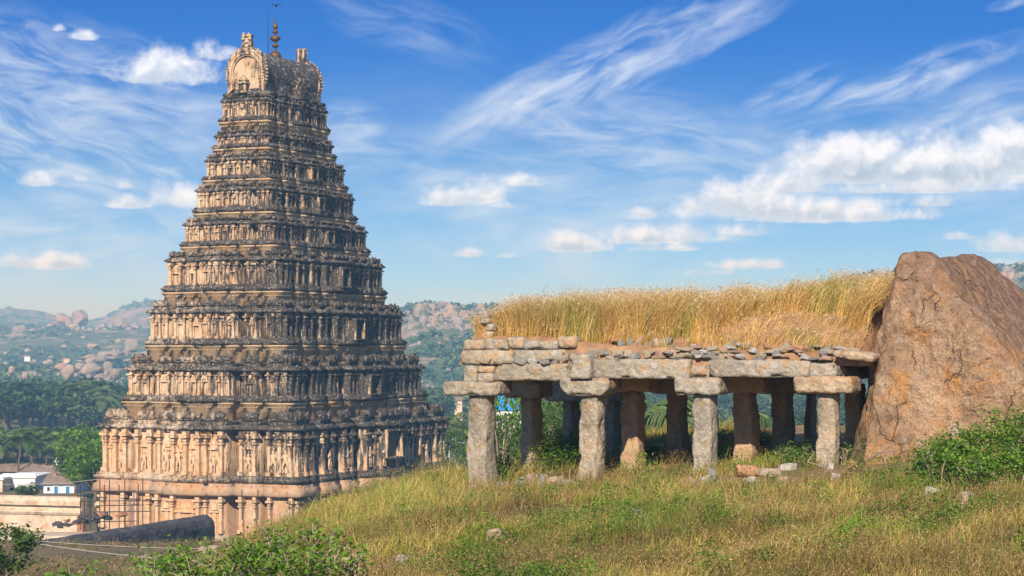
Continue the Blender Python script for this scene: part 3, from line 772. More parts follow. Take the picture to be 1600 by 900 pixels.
# base of dressed granite, with its jutting edge slab
a, b = 11.04, 15.99; cx = CX0
pb = Plan(10.7, 15.6, -23.12, 1.7, 1.7, 1.6, False)
base = sweep(pb, [(-.05, -18.6), (.35, -18.5), (.35, -17.6), (.15, -17.4), (.15, -16.9), (0, -16.8), (0, -13.3), (-.3, -13.2)], 'base', M['granite_base'], tower, cx, .012, False, 70)
ESL = sweep(pb, [(-.5, -13.35), (.55, -13.35), (.75, -13.2), (.62, -12.55), (.35, -12.4), (.45, -12.2), (-.6, -12.15)], 'edge_slab', M['granite_base'], base, cx, .03, True, 71)
join_into(base, carved_bays(pb, cx, -16.8, -13.35, base, 777, 0))
DSB = dentils(pb, cx, -12.55, .5, base, .2, 1.15, M['granite_base'], 'slab_brackets')
join_into(ESL, DSB)

# barrel roof
def build_roof():
    cxr = -23.90; d_ = cxr - TCX; ox, oy = d_ * TU.x, d_ * TV.x
    zb = 25.5 - TZ; hw, L = 2.30, 5.15
    # horseshoe section (x, z)
    sec = []
    for i in range(25):
        q = math.pi * (-.13 + 1.26 * i / 24); r = 2.12
        sec.append((r * math.cos(q), 2.03 + r * 1.06 * math.sin(q)))
    sec = [(sec[0][0] * .98, 0)] + sec + [(sec[-1][0] * .98, 0)]
    n = len(sec)
    m = 26; V = []; Fc = []
    for j in range(m + 1):
        y = -L + 2 * L * j / m
        for i, (x, z) in enumerate(sec):
            e = (vn(np.array([[x * 2, y * 2, z * 2]]), 5)[0] - .5) * .1
            V.append((ox + x * (1 + e * .4), oy + y, zb + z * (1 + e * .3)))
    for j in range(m):
        for i in range(n - 1): Fc.append((j * n + i, j * n + i + 1, (j + 1) * n + i + 1, (j + 1) * n + i))
    Fc.append(tuple(range(n))); Fc.append(tuple(reversed(range(m * n, m * n + n))))
    mb = MB(); mb.add(V, Fc); rf = mb.build('barrel_roof', M['barrel'], tower)
    # base moulding
    pr = Plan(2.45, 5.35, cxr, .3, .12, .45, True)
    sweep(pr, [(-.4, 25.15), (.12, 25.2), (.22, 25.35), (.2, 25.55), (0, 25.62), (-.6, 25.66)], 'roof_moulding', M['ledge'], rf, (ox, oy), .03, True, 90)
    for e in (-1, 1):
        def off(px_, k, zo=0): return [(ox + x * k, zb + zo + (z - 2.0) * k + 2.0) for x, z in sec]
        y0 = oy + e * L
        def band(k0, k1, ya, yb, name, mat, zo=0.0):
            g = MB(); P = []; a_, b_ = off(0, k0), off(0, k1)
            for yy in (ya, yb):
                for q in a_: P.append((q[0], yy, max(q[1], zb)))
                for q in b_: P.append((q[0], yy, max(q[1], zb)))
            f = []; N2 = 2 * n
            for i in range(n - 1):
                f += [(i, i + 1, n + i + 1, n + i), (N2 + i, N2 + n + i, N2 + n + i + 1, N2 + i + 1), (n + i, n + i + 1, N2 + n + i + 1, N2 + n + i), (i, N2 + i, N2 + i + 1, i + 1)]
            g.add(P, f); return g.build(name, mat, rf)
        band(.80, 1.07, y0 - e * .1, y0 + e * .42, 'gable_arch', M['carve'])
        band(.74, .82, y0 - e * .1, y0 + e * .30, 'gable_inner_arch', M['gable'])
        # plate
        g = MB(); P = [(ox + x * .78, y0 + e * .06, zb + max((z - 2) * .78 + 2, 0)) for x, z in sec]; g.add(P, [tuple(range(n))]); g.build('gable_panel', M['gable'], rf)
        # fringe of leaves round the arch
        g = MB()
        for i in range(31):
            q = math.pi * (-.15 + 1.30 * i / 30); rr_ = 2.12 * 1.10
            x, z = rr_ * math.cos(q), 2.03 + rr_ * 1.05 * math.sin(q)
            if z < .05: continue
            g.lathe((ox + x, y0 + e * .16, zb + z - .13), [(.02, 0), (.12, .04), (.165, .13), (.12, .22), (.02, .27)], 7)
            g.lathe((ox + x * 1.06, y0 + e * .18, zb + 2.03 + (z - 2.03) * 1.07 - .07), [(.02, 0), (.07, .03), (.09, .08), (.02, .15)], 5)
            g.lathe((ox + x * .87, y0 + e * .44, zb + 2.03 + (z - 2.03) * .87 - .07), [(.02, 0), (.08, .03), (.10, .08), (.02, .15)], 5)
        g.build('arch_fringe', M['carve'], rf)
        # small shrine standing in the gable
        g = MB(); yy = y0 + e * .45
        g.box((ox - .25, yy, zb + .08), (1.1, .8, .16)); 
        for sx_ in (-.62, -.40, -.10, .12): g.box((ox + sx_, yy + e * .2, zb + .52), (.10, .12, .75))
        g.box((ox - .25, yy, zb + .52), (.66, .5, .74)); g.box((ox - .25, yy, zb + .96), (1.15, .95, .12)); g.box((ox - .25, yy, zb + 1.12), (.7, .6, .2)); g.box((ox - .25, yy, zb + 1.28), (.95, .8, .10))
        g.lathe((ox - .25, yy, zb + 1.32), [(.36, 0), (.38, .12), (.26, .3), (.08, .4), (.05, .5)], 8)
        g.build('gable_shrine', M['carve'], rf)
        # lion face crest on the ridge end
        g = MB(); zt = zb + 4.25
        g.box((ox, y0 - e * .02, zt + .7), (1.0, .55, 1.5), 0, .86); g.box((ox, y0 + e * .05, zt + 1.42), (1.05, .6, .22)); 
        for k, (qx, qz, s_) in enumerate([(-.38, 1.1, .34), (.38, 1.1, .34), (0, .8, .36), (-.42, .5, .3), (.42, .5, .3), (0, 1.4, .3), (-.3, 1.62, .22), (.28, 1.58, .2), (0, .35, .3)]):
            g.lathe((ox + qx, y0 + e * .3, zt + qz - s_ / 2), [(.03, 0), (s_ * .5, s_ * .2), (s_ * .58, s_ * .5), (s_ * .4, s_ * .85), (.03, s_)], 7)
        g.build('ridge_crest', M['carve'], rf)
    # plastered gablets on the long sides
    for e in (-1, 1):
        g = MB()
        for i, (x, z) in enumerate(sec[1:-1]):
            pass
        for sgn in (0,):
            o = Vector((ox + e * 2.05, oy + 1.1, 0)); t_ = Vector((0, 1, 0)); n3 = Vector((e, 0, 0))
            arch_knob(g, o, t_, n3, 0, 0, zb + .1, -.1, 1.9, 1.7, .42); arch_knob(g, o, t_, n3, 0, 0, zb + .15, .3, 1.3, 1.2, .14)
            for k in range(9):
                q = math.pi * (k / 8); g.lathe((ox + e * 2.2, oy + 1.1 + 1.05 * math.cos(q), zb + .75 + 1.2 * math.sin(q)), [(.02, 0), (.13, .06), (.13, .16), (.02, .22)], 6)
        g.build('side_gablet', M['carve'], rf)
    # copper finial
    k = MB(); zt = zb + 4.2
    k.lathe((ox, oy, zt), [(.62, 0), (.60, .25), (.50, .48), (.32, .62), (.12, .72), (.09, .95), (.14, 1.0), (.30, 1.12), (.36, 1.22), (.28, 1.34), (.10, 1.42), (.09, 1.52), (.18, 1.6), (.44, 1.78), (.56, 1.92), (.52, 2.08), (.28, 2.22), (.12, 2.28), (.10, 2.4), (.24, 2.5), (.34, 2.6), (.24, 2.72), (.08, 2.8), (.16, 2.9), (.28, 3.05), (.26, 3.2), (.14, 3.45), (.07, 3.7), (.02, 3.95)], 14)
    k.build('finial', M['copper'], rf, smooth=True)
    rd = MB(); rd.tube([(ox - .55, oy - .5, zt - .2), (ox - .53, oy - .5, zt + 2.4), (ox - .5, oy - .5, zt + 4.7)], [.045, .035, .018], 6); rd.lathe((ox - .54, oy - .5, zt + 2.0), [(.03, 0), (.09, .06), (.03, .14)], 6); rd.lathe((ox - .54, oy - .5, zt + 1.2), [(.03, 0), (.08, .05), (.03, .1)], 6)
    rd.build('lightning_rod', M['iron'], rf)
build_roof()
# carved figures between the pilasters of the first storey
def figure_mesh(name, pose):
    me = bpy.data.meshes.new(name)
    sk = [((0, 0, 1.0), .15), ((0, 0, 1.28), .14), ((0, 0, 1.48), .17), ((0, 0, 1.60), .07), ((0, -.01, 1.74), .115), ((0, -.01, 1.86), .09), ((0, -.01, 1.98), .045),
          ((-.11, 0, .92), .11), ((-.13 - pose[0], -.05, .5), .085), ((-.12 - pose[0] * .4, .0, .08), .06), ((-.14, -.12, .03), .05),
          ((.11, 0, .92), .11), ((.13 + pose[1], -.05, .5), .085), ((.12 + pose[1] * .4, .0, .08), .06), ((.14, -.12, .03), .05),
          ((-.22, 0, 1.47), .075), ((-.32, -.04, 1.22), .06), (pose[2], .045), ((.22, 0, 1.47), .075), ((.32, -.04, 1.22), .06), (pose[3], .045)]
    E_ = [(0, 1), (1, 2), (2, 3), (3, 4), (4, 5), (5, 6), (0, 7), (7, 8), (8, 9), (9, 10), (0, 11), (11, 12), (12, 13), (13, 14), (2, 15), (15, 16), (16, 17), (2, 18), (18, 19), (19, 20)]
    me.from_pydata([s_[0] for s_ in sk], E_, []); o = bpy.data.objects.new(name, me); COL.objects.link(o)
    md = o.modifiers.new('s', 'SKIN'); 
    for i, s_ in enumerate(sk): me.skin_vertices[0].data[i].radius = (s_[1], s_[1])
    me.skin_vertices[0].data[0].use_root = True
    sb = o.modifiers.new('b', 'SUBSURF'); sb.levels = 1; sb.render_levels = 1
    dg = bpy.context.evaluated_depsgraph_get(); m2 = bpy.data.meshes.new_from_object(o.evaluated_get(dg)); bpy.data.objects.remove(o)
    m2.materials.clear(); m2.materials.append(M['carve']); m2.polygons.foreach_set('use_smooth', [True] * len(m2.polygons)); return m2
fm = [figure_mesh('carved_figure', p) for p in ([0, .05, (-.30, -.15, .98), (.24, -.2, 1.5)], [.06, .0, (-.2, -.2, 1.55), (.32, -.1, .95)], [.12, .12, (-.5, -.05, 1.6), (.5, -.05, 1.6)])]
rg = random.Random(4); st0 = [o for o in tower.children if o.name.startswith('storey')][0]
for fc in PLAN0.faces:
    if fc[5] not in (0, 1) or fc[4]: continue
    o, t_, n3, rz, w = face_frame(fc, CX0); n = max(1, int(round(w / 1.5)))
    for i in range(n):
        s_ = w * (i + .5) / n + rg.uniform(-.1, .1)
        if rg.random() < .12: continue
        if fc[5] == 1 and abs(s_ - w / 2) < 1.3 and fc[6] == fc[7] // 2: continue
        f = link('carved_figure', fm[rg.randrange(3)], st0); c = o + t_ * s_ + n3 * .22
        f.location = (c.x, c.y, -11.15 - TZ); f.rotation_euler = (0, 0, rz); k = rg.uniform(.82, 1.12); f.scale = (k * 1.15, k * 1.2, k)

# ------------------------------------------------------------------ the ruined stone pavilion
E1 = Vector((.914, -.405, 0)).normalized(); E2 = Vector((.41, .912, 0)).normalized(); F1 = Vector((-.84, 46, 0))
PA = math.atan2(E1.y, E1.x)                 # direction of the front row
pav = empty('stone_pavilion', (F1.x, F1.y, gz(F1.x, F1.y)), 0)
tag(pav, 'ruined open pavilion of rough granite pillars and beams under a grassy roof', 'pavilion')
PZ = pav.location.z
def s_of(px, t=0.0):                          # distance along the row for a photograph column, t metres behind the front
    k = (px - 800) / F; P0 = F1 + E2 * t
    return (k * P0.y - P0.x) / (E1.x - k * E1.y)
def pt(s, t, z): q = F1 + E1 * s + E2 * t; return Vector((q.x, q.y, z))
def zof(py, s, t=0.0): return (HOR - py) / F * pt(s, t, 0).y
def pav_block(name, px0, px1, py0, py1, t, depth, seed, mat='hewn', rz=0.0, parent=None, roll=0, taper=None, amp=.03, res=.075, bevel=.05, tc=None):
    """block whose front face spans the given photograph box, front at t metres behind the row line"""
    s0, s1 = s_of(px0, t), s_of(px1, t); sm = (s0 + s1) / 2; z1, z0 = zof(py0, sm, t), zof(py1, sm, t)
    c = pt(sm, t + depth / 2, (z0 + z1) / 2)
    o = block_mesh(name, s1 - s0, depth, z1 - z0, M[mat], seed, parent or pav, c - (parent.location if parent else Vector()) - pav.location if not parent else c - pav.location - parent.location,
                   (0, roll, PA + rz), res, amp, taper, bevel)
    return o
def column(px0, px1, py_top, py_base, t, depth, seed, mat, cap=None, cap_t=-.12, cap_d=.8, rz=-.12, label=None, amp=.032, capkind=None, notch=True):
    s0, s1 = s_of(px0, t), s_of(px1, t); sm = (s0 + s1) / 2
    z1 = zof(py_top, sm, t); c = pt(sm, t + depth / 2, 0); zb = min(zof(py_base, sm, t), gz(c.x, c.y)) - .25
    def tp(P, h):
        k = 1 + .05 * np.clip(-P[:, 2] / h[2], -1, 1); P = P.copy()
        P[:, 0] *= k; P[:, 1] *= k
        P[:, 0] += (fbm(np.stack([P[:, 2] * .9 + seed, P[:, 2] * 0, P[:, 2] * 0], -1), 2, seed) - .5) * .14
        # cut-back corners over parts of the shaft, as on worn square-to-octagon shafts
        q = (np.abs(P[:, 0]) / h[0] + np.abs(P[:, 1]) / h[1]); sel = (q > 1.55) & (fbm(np.stack([P[:, 2] * 1.5 + seed * 2, np.sign(P[:, 0]) * 3, np.sign(P[:, 1]) * 5], -1), 2, seed + 2) > .5)
        P[sel, 0] *= .90; P[sel, 1] *= .90
        return P
    w = (s1 - s0) * (.80 if mat == 'hewn' else .72); depth *= .82
    o = block_mesh('pillar', w, depth, z1 - zb, M[mat], seed, pav, Vector((c.x, c.y, (z1 + zb) / 2)) - pav.location, (0, 0, PA + rz), .055, amp, tp if notch else None, .028)
    if label: o['label'] = label
    if cap:
        a0, a1, b0, b1 = cap; s0, s1 = s_of(a0, t), s_of(a1, t); sc = (s0 + s1) / 2
        zt, zl = zof(b0, sc, t), zof(b1, sc, t); cc = pt(sc, t + cap_t + cap_d / 2, (zt + zl) / 2)
        def tw(P, h):
            if capkind != 'wedge': return P
            P = P.copy(); k = np.where(P[:, 2] < 0, 1 - .34 * np.clip(-P[:, 2] / h[2], 0, 1) ** 1.2, 1); P[:, 0] *= k; return P
        cp = block_mesh('capital', s1 - s0, cap_d, zt - zl + .02, M[mat], seed + 50, o, Vector(), (0, 0, -rz), .06, .028, tw, .06)
        cp.matrix_parent_inverse = Matrix()
        loc = Matrix.Rotation(-(PA + rz), 3, 'Z') @ (Vector((cc.x, cc.y, cc.z)) - pav.location - o.location)
        cp.location = loc
    return o
# front row
column(723, 765, 616, 762, 0, .62, 11, 'hewn', (695, 782, 597, 617), -.10, .85, -.10, 'straight grey pillar with chiselled face at the open end')
column(898, 938, 617, 754, 0, .62, 12, 'hewn', (876, 954, 591, 618), -.10, .85, -.14, 'worn buff pillar with broken corners and wedge capital', .06, 'wedge')
column(1078, 1116, 616, 749, 0, .58, 13, 'hewn', (1056, 1126, 591, 616), -.12, .8, -.10)
column(1270, 1307, 614, 724, 0, .56, 14, 'hewn', (1242, 1334, 589, 614), -.16, .85, -.06, 'short buff pillar beside the boulder')
# rows behind
T2, T3, T4 = 2.96, 5.9, 8.8
column(808, 836, 619, 748, T2, .62, 21, 'hewn', (789, 845, 596, 621), -.1, .9, -.3)
column(962, 1001, 610, 748, T2 - .6, .62, 22, 'inner', (930, 1018, 586, 611), -.1, .9, -.12)
column(1137, 1181, 612, 732, T2 - .4, .6, 23, 'inner', (1112, 1196, 588, 613), -.1, .9, -.1)
column(1312, 1352, 600, 700, T2, .6, 24, 'inner', None)
column(877, 899, 625, 742, T3, .55, 31, 'hewn', (854, 915, 604, 627), -.1, .8, -.2)
column(1034, 1071, 612, 748, T3 - 1, .55, 32, 'inner', (1012, 1090, 590, 614), -.1, .8, -.15)
column(1197, 1237, 612, 735, T3 - 1, .55, 33, 'inner', (1178, 1250, 590, 614), -.1, .8, -.15)
column(935, 965, 624, 742, T4 - .6, .55, 41, 'hewn', (915, 975, 606, 626), -.1, .8, -.2)
column(1256, 1272, 614, 730, T4, .5, 43, 'inner', (1246, 1290, 598, 616), -.1, .8, -.2)
column(1098, 1117, 616, 735, T4, .5, 42, 'inner', None)
# cross beams over the inner rows
for px0, px1, py0, py1, t in ((800, 1000, 582, 597, T2 + .15), (990, 1200, 576, 590, T2 - .2), (1190, 1350, 576, 590, T2 - .1), (860, 1010, 592, 606, T3 + .05), (1005, 1250, 578, 592, T3 - .9), (915, 1120, 594, 607, T4 - .5), (1110, 1300, 588, 601, T4)):
    pav_block('beam', px0, px1, py0, py1, t, .55, int(px0) % 97, 'inner')
# long beams running from the front row back
for pxf, sd_ in ((745, 61), (912, 62), (1092, 63), (1290, 64)):
    s0 = s_of(pxf); c = pt(s0, 5.0, -.46 - (.12 if pxf < 760 else 0)); o = block_mesh('beam', .5, 9.0, .3, M['inner'], sd_, pav, c - pav.location, (0, 0, PA), .16, .03)
# front beams and the courses on them
FB = [('beam', 722, 745, 571, 597, .02, .6, 71), ('packing_stone', 744, 771, 571, 583, .04, .5, 72), ('packing_stone', 745, 770, 583, 598, .02, .5, 73), ('beam', 769, 890, 568, 595, .06, .55, 74),
      ('end_block', 888, 922, 553, 593, -.22, .7, 75), ('beam', 919, 1077, 561, 592, .04, .6, 76), ('packing_stone', 1076, 1107, 570, 591, .06, .5, 77), ('beam', 1105, 1266, 562, 590, .0, .6, 78), ('end_block', 1262, 1306, 567, 590, -.10, .7, 79)]
for nm, a, b, c, d, t, dp, sd_ in FB: pav_block(nm, a, b, c, d, t, dp, sd_, amp=.028)
for a, b, c, d, t in ((718, 800, 547, 569, .08), (799, 884, 547, 566, .10), (722, 757, 532, 547, .2), (757, 793, 529, 547, .18), (791, 818, 527, 545, .2), (817, 873, 532, 546, .2), (871, 899, 526, 544, .22)):
    pav_block('coping_stone', a, b, c, d, t, .55, a % 89 + 3, amp=.03)
sl = pav_block('leaning_slab', 1300, 1365, 549, 562, -.1, 1.4, 88, roll=.12)
sl['label'] = 'pale tilted slab spanning to the boulder'
for a, b, c, d, t in ((752, 768, 517, 531, .35), (758, 770, 505, 517, .42), (750, 765, 497, 506, .5), (753, 763, 488, 498, .55), (776, 800, 560, 569, .0)):
    pav_block('packing_stone', a, b, c, d, t, .4, a % 83, amp=.03)
# roof slabs between the beams
for i in range(5):
    for j in range(3):
        c = pt(-.3 + 1.9 * i + .95, 1.7 + 3.0 * j + .2, -.20); block_mesh('roof_slab', 1.86, 2.96, .22, M['inner'], 300 + i * 3 + j, pav, c - pav.location, (0, 0, PA), .3, .03)
# earth on the roof
def roof_earth_z(s, t):
    s = np.asarray(s, float); t = np.asarray(t, float)
    edge = np.interp(s, [-.6, .5, 2.4, 3.2, 5, 6.6, 8.2], [.36, .34, .26, .10, .02, -.02, .0])
    top = np.interp(s, [-.6, .5, 2.4, 4.0, 6.0, 8.2], [.42, .50, .50, .52, .84, 1.0])
    u = sst(0, 1.0, np.clip(t - .35, 0, 9) / 1.5)
    z = edge + (top - edge) * u + (f2(s + 30, t, .7, 3, 77) - .5) * .22 + (f2(s + 9, t, .22, 3, 78) - .5) * .12
    endf = sst(9.3, 8.6, t); lf = sst(-.75, -.15, s)
    return -.12 + (z + .12) * endf * (.35 + .65 * lf)
def build_earth():
    ss_ = np.linspace(-.55, 8.9, 130); tt = np.linspace(.28, 9.5, 110)
    S, T = np.meshgrid(ss_, tt, indexing='ij'); Z = roof_earth_z(S, T)
    Z = np.where((S <= ss_[0]) | (S >= ss_[-1]) | (T <= tt[0]) | (T >= tt[-1]), -.3, Z)
    X = F1.x + E1.x * S + E2.x * T - pav.location.x; Y = F1.y + E1.y * S + E2.y * T - pav.location.y
    V = np.stack([X, Y, Z - pav.location.z], -1).reshape(-1, 3); a = np.arange(129)[:, None] * 110; b = np.arange(109)[None, :]
    Q = np.stack([a + b, a + 110 + b, a + 111 + b, a + 1 + b], -1).reshape(-1, 4)
    np_mesh('roof_earth', V, [Q], M['earth'], smooth=True, parent=pav)
build_earth()

# ------------------------------------------------------------------ big boulder
def build_boulder():
    c = Vector((10.0, 43.6, -.5))
    ex = [(-.96, .12, .214, 1.97), (-.07, .05, 1, 2.62), (.62, 0, .78, 2.45), (1, 0, .3, 4.8), (-.42, -.87, .26, 2.15), (.62, -.42, .66, 1.42), (.42, -.9, .12, 2.75), (0, 1, .2, 3.2), (-.5, .8, .1, 2.9), (0, 0, -1, 3.2), (-.05, -.5, .86, 2.62)]
    V0, _f = rock_shape(7, 4, extra=ex, amp=0, soft=45, fine=0); rq = np.random.RandomState(31)
    for _ in range(12):
        n_ = rq.normal(size=3); n_[0] = -abs(n_[0]) * .7; n_[1] = -abs(n_[1]) - .55; n_ /= np.linalg.norm(n_); ex.append((*n_, float((V0 @ n_).max()) * rq.uniform(.89, .97)))
    V, Fc = rock_shape(7, 7, extra=ex, amp=.095, soft=50, fine=.04)
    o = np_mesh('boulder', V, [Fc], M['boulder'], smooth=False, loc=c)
    tag(o, 'huge reddish brown boulder leaning against the end of the stone pavilion', 'boulder')
build_boulder()

# ------------------------------------------------------------------ loose stones
NUM = 'first second third fourth fifth sixth seventh eighth ninth tenth eleventh twelfth thirteenth fourteenth fifteenth sixteenth seventeenth eighteenth nineteenth twentieth'.split()
def nth(i):
    if i < 20: return NUM[i]
    tens = {2: 'twenty', 3: 'thirty', 4: 'forty', 5: 'fifty', 6: 'sixty'}[(i + 1) // 10]; u = (i + 1) % 10
    return {'twenty': 'twentieth', 'thirty': 'thirtieth', 'forty': 'fortieth', 'fifty': 'fiftieth', 'sixty': 'sixtieth'}[tens] if u == 0 else tens + '-' + NUM[u - 1]
STONE_M = {'grey': mat_rock('grey_stone', [(.27, .25, .23), (.40, .38, .35), (.54, .51, .48)], 1.2, .9), 'pink': mat_rock('pink_stone', [(.42, .27, .21), (.54, .36, .28), (.62, .46, .38)], 2.2, .8),
           'tan': mat_rock('tan_stone', [(.34, .27, .19), (.48, .39, .27), (.58, .49, .36)], 2.2, .8), 'pale': mat_rock('pale_stone', [(.38, .35, .31), (.50, .47, .43), (.62, .59, .55)], 2.2, .7),
           'orange': mat_rock('orange_stone', [(.42, .22, .11), (.55, .30, .16), (.62, .40, .24)], 2.2, .8)}
rs = random.Random(12)
stones = []
roofst = [(612 + 250, 0, 0)]
spec = [(812, 564, 26, 13, 'grey'), (833, 565, 20, 9, 'pale'), (852, 566, 16, 10, 'grey'), (868, 565, 11, 9, 'grey'), (757, 563, 22, 10, 'tan'), (780, 565, 20, 7, 'tan'), (894, 545, 15, 13, 'grey'), (880, 560, 18, 16, 'pink'), (870, 552, 12, 7, 'pale'),
        (970, 537, 14, 11, 'grey'), (984, 538, 13, 12, 'grey'), (998, 536, 13, 13, 'pink'), (1012, 541, 13, 13, 'grey'), (1027, 538, 23, 15, 'tan'), (1044, 532, 17, 11, 'grey'), (960, 533, 26, 6, 'orange'), (945, 551, 22, 9, 'grey'), (963, 554, 24, 15, 'tan'), (983, 552, 15, 12, 'tan'),
        (990, 557, 18, 12, 'grey'), (1013, 554, 14, 12, 'tan'), (1032, 555, 17, 8, 'pink'), (1050, 552, 20, 10, 'pink'), (1048, 545, 20, 5, 'tan'), (932, 548, 24, 6, 'tan'), (1068, 556, 24, 8, 'tan'), (1088, 554, 26, 14, 'grey'), (1074, 546, 34, 6, 'tan'), (1085, 541, 10, 6, 'pale'), (1096, 548, 8, 4, 'pale'),
        (1110, 545, 22, 8, 'tan'), (1128, 546, 16, 9, 'orange'), (1113, 553, 22, 8, 'grey'), (1128, 558, 22, 10, 'tan'), (1143, 541, 13, 10, 'tan'), (1150, 551, 20, 5, 'grey'), (1154, 538, 12, 6, 'pale'), (1168, 541, 16, 6, 'tan'), (1178, 548, 16, 9, 'pale'), (1190, 555, 16, 8, 'tan'), (1186, 560, 20, 5, 'grey'),
        (1198, 541, 12, 8, 'orange'), (1213, 553, 16, 8, 'grey'), (1226, 546, 22, 9, 'tan'), (1229, 540, 13, 9, 'tan'), (1250, 545, 30, 13, 'orange'), (1256, 556, 9, 6, 'pale'), (1290, 550, 26, 16, 'grey'), (1316, 545, 28, 7, 'pale'), (1332, 548, 20, 10, 'tan'), (1252, 514, 12, 12, 'grey'), (1300, 500, 18, 10, 'grey'), (1140, 560, 12, 5, 'tan'), (1062, 561, 14, 5, 'grey'), (915, 541, 16, 6, 'tan')]
for k in range(58):
    spec.append((rs.uniform(900, 1300), rs.uniform(541, 561), rs.uniform(10, 24), rs.uniform(3, 7), rs.choice(['grey', 'tan', 'pink', 'pale', 'tan'])))
spec.sort(key=lambda q: q[0]); cnt = {}
shapes = []
for k in range(12):
    V, Fc = cut_stone(500 + k, 4); shapes.append((V, Fc))
SM = {}
for nmc, mt in STONE_M.items():
    for k in range(12):
        o = np_mesh('stone', shapes[k][0], [shapes[k][1]], mt, smooth=False); SM[nmc, k] = o.data; bpy.data.objects.remove(o)
PIL = ['first', 'second', 'third', 'fourth']
for px, py, w, h, colr in spec:
    t = float(np.interp(py, [500, 530, 545, 560, 570], [1.9, .75, .42, .2, .02])) + rs.uniform(-.05, .1)
    s = s_of(px, t); z = zof(py, s, t); p = pt(s, t, z)
    o = link('rubble_stone', SM[colr, rs.randrange(12)], None, p); m_ = p.y / F
    o.scale = (w * m_ * .52, w * m_ * rs.uniform(.4, .6) + .03, h * m_ * .62); o.rotation_euler = (rs.uniform(-.15, .15), rs.uniform(-.2, .2), rs.uniform(-.5, .5))
    i = cnt.get(colr, 0); cnt[colr] = i + 1
    tag(o, '%s %s stone from the left among the %s stones on the roof edge' % (nth(i), 'loose', colr), 'stone', 'loose stones on the pavilion roof edge')
# stones lying on the ground
gst = [(672, 806, 44, 14, 'pale', 'flat pale stone in the dry grass before the tower'), (775, 846, 34, 16, 'pink', 'pinkish stone half sunk in brown grass below the first pillar'), (1003, 815, 34, 16, 'grey', 'grey stone in the grass below the gap after the second pillar'),
       (627, 883, 22, 10, 'pale', 'small pale stone low in the grass at the field front'), (740, 768, 24, 10, 'pink', 'pink stone at the foot of the first pillar'), (728, 783, 22, 8, 'pale', 'small pale stone in front of the first pillar'), (786, 762, 26, 12, 'grey', 'dark grey stone just right of the first pillar foot'),
       (812, 760, 18, 10, 'grey', 'leftmost grey stone of the rubble heap between the first pillars'), (830, 752, 16, 18, 'pink', 'upright pink stone on the rubble heap between the first pillars'), (846, 762, 14, 16, 'grey', 'narrow grey stone in the rubble heap between the first pillars'), (848, 748, 24, 9, 'tan', 'flat tan stone on top of the rubble heap'),
       (867, 755, 20, 14, 'pink', 'pale pink stone at the middle of the rubble heap'), (888, 757, 34, 12, 'grey', 'long grey stone of the rubble heap touching the second pillar'), (862, 765, 18, 8, 'tan', 'small tan stone below the rubble heap'),
       (1115, 743, 14, 13, 'grey', 'grey stone at the foot of the third pillar'), (1104, 754, 16, 12, 'pale', 'pale pointed stone in front of the third pillar'), (1082, 757, 12, 8, 'pink', 'small pink stone left of the third pillar foot'), (1173, 754, 20, 10, 'pale', 'white stone on the bare mound past the third pillar'), (1225, 757, 24, 14, 'pink', 'mottled grey pink stone on the bare mound'),
       (1168, 738, 40, 12, 'orange', 'broad orange stone on the crest of the mound behind the third pillar'), (1205, 742, 44, 8, 'tan', 'flat tan stone on the mound between the last pillars'), (1230, 733, 26, 9, 'pale', 'pale slab on the mound near the last pillar'), (1308, 752, 16, 12, 'pale', 'pale wedge stone in front of the last pillar'), (1337, 729, 20, 10, 'orange', 'brown stone on the bare earth beside the boulder'), (1300, 733, 12, 6, 'pale', 'small pale stone under the last pillar'),
       (1461, 776, 34, 22, 'pale', 'rounded white stone before the bright bushes'), (1512, 783, 26, 20, 'pale', 'leaning pale stone under the bright bushes'), (1480, 768, 30, 8, 'tan', 'tan stone beside the rounded white stone'), (1510, 800, 14, 22, 'pink', 'pinkish stone half hidden by bushes'),
       (522, 850, 34, 10, 'pale', 'pale slab in the grass behind the leafy bush'), (548, 882, 30, 14, 'pale', 'white stone behind the leafy bush'), (345, 843, 30, 12, 'tan', 'tan stone by the end of the rounded wall'), (325, 862, 40, 14, 'pink', 'pinkish rock below the rounded wall'), (1180, 765, 10, 6, 'grey', 'tiny grey stone on the bare mound'), (1375, 765, 12, 7, 'tan', 'small tan stone on the slope before the boulder'), (1160, 812, 10, 6, 'pale', 'tiny pale stone in the green grass patch')]
def ground_hit(px, py, d0=16, d1=170):
    for d in np.arange(d0, d1, .25):
        x, y, z = at(px, py, d)
        if z < gz(x, y): return Vector((x, y, gz(x, y)))
    return Vector(at(px, py, d1))
for px, py, w, h, colr, lab in gst:
    p = ground_hit(px, py + h * .45); m_ = p.y / F; k = rs.randrange(12)
    o = link('field_stone', SM[colr, k], None, (p.x, p.y + .15, p.z + h * m_ * .3 + .02)); o.scale = (w * m_ * .60, w * m_ * .48, h * m_ * .66 + .04)
    o.rotation_euler = (rs.uniform(-.2, .2), rs.uniform(-.2, .2), rs.uniform(-.7, .7)); tag(o, lab, 'stone', 'stones lying in the grass')

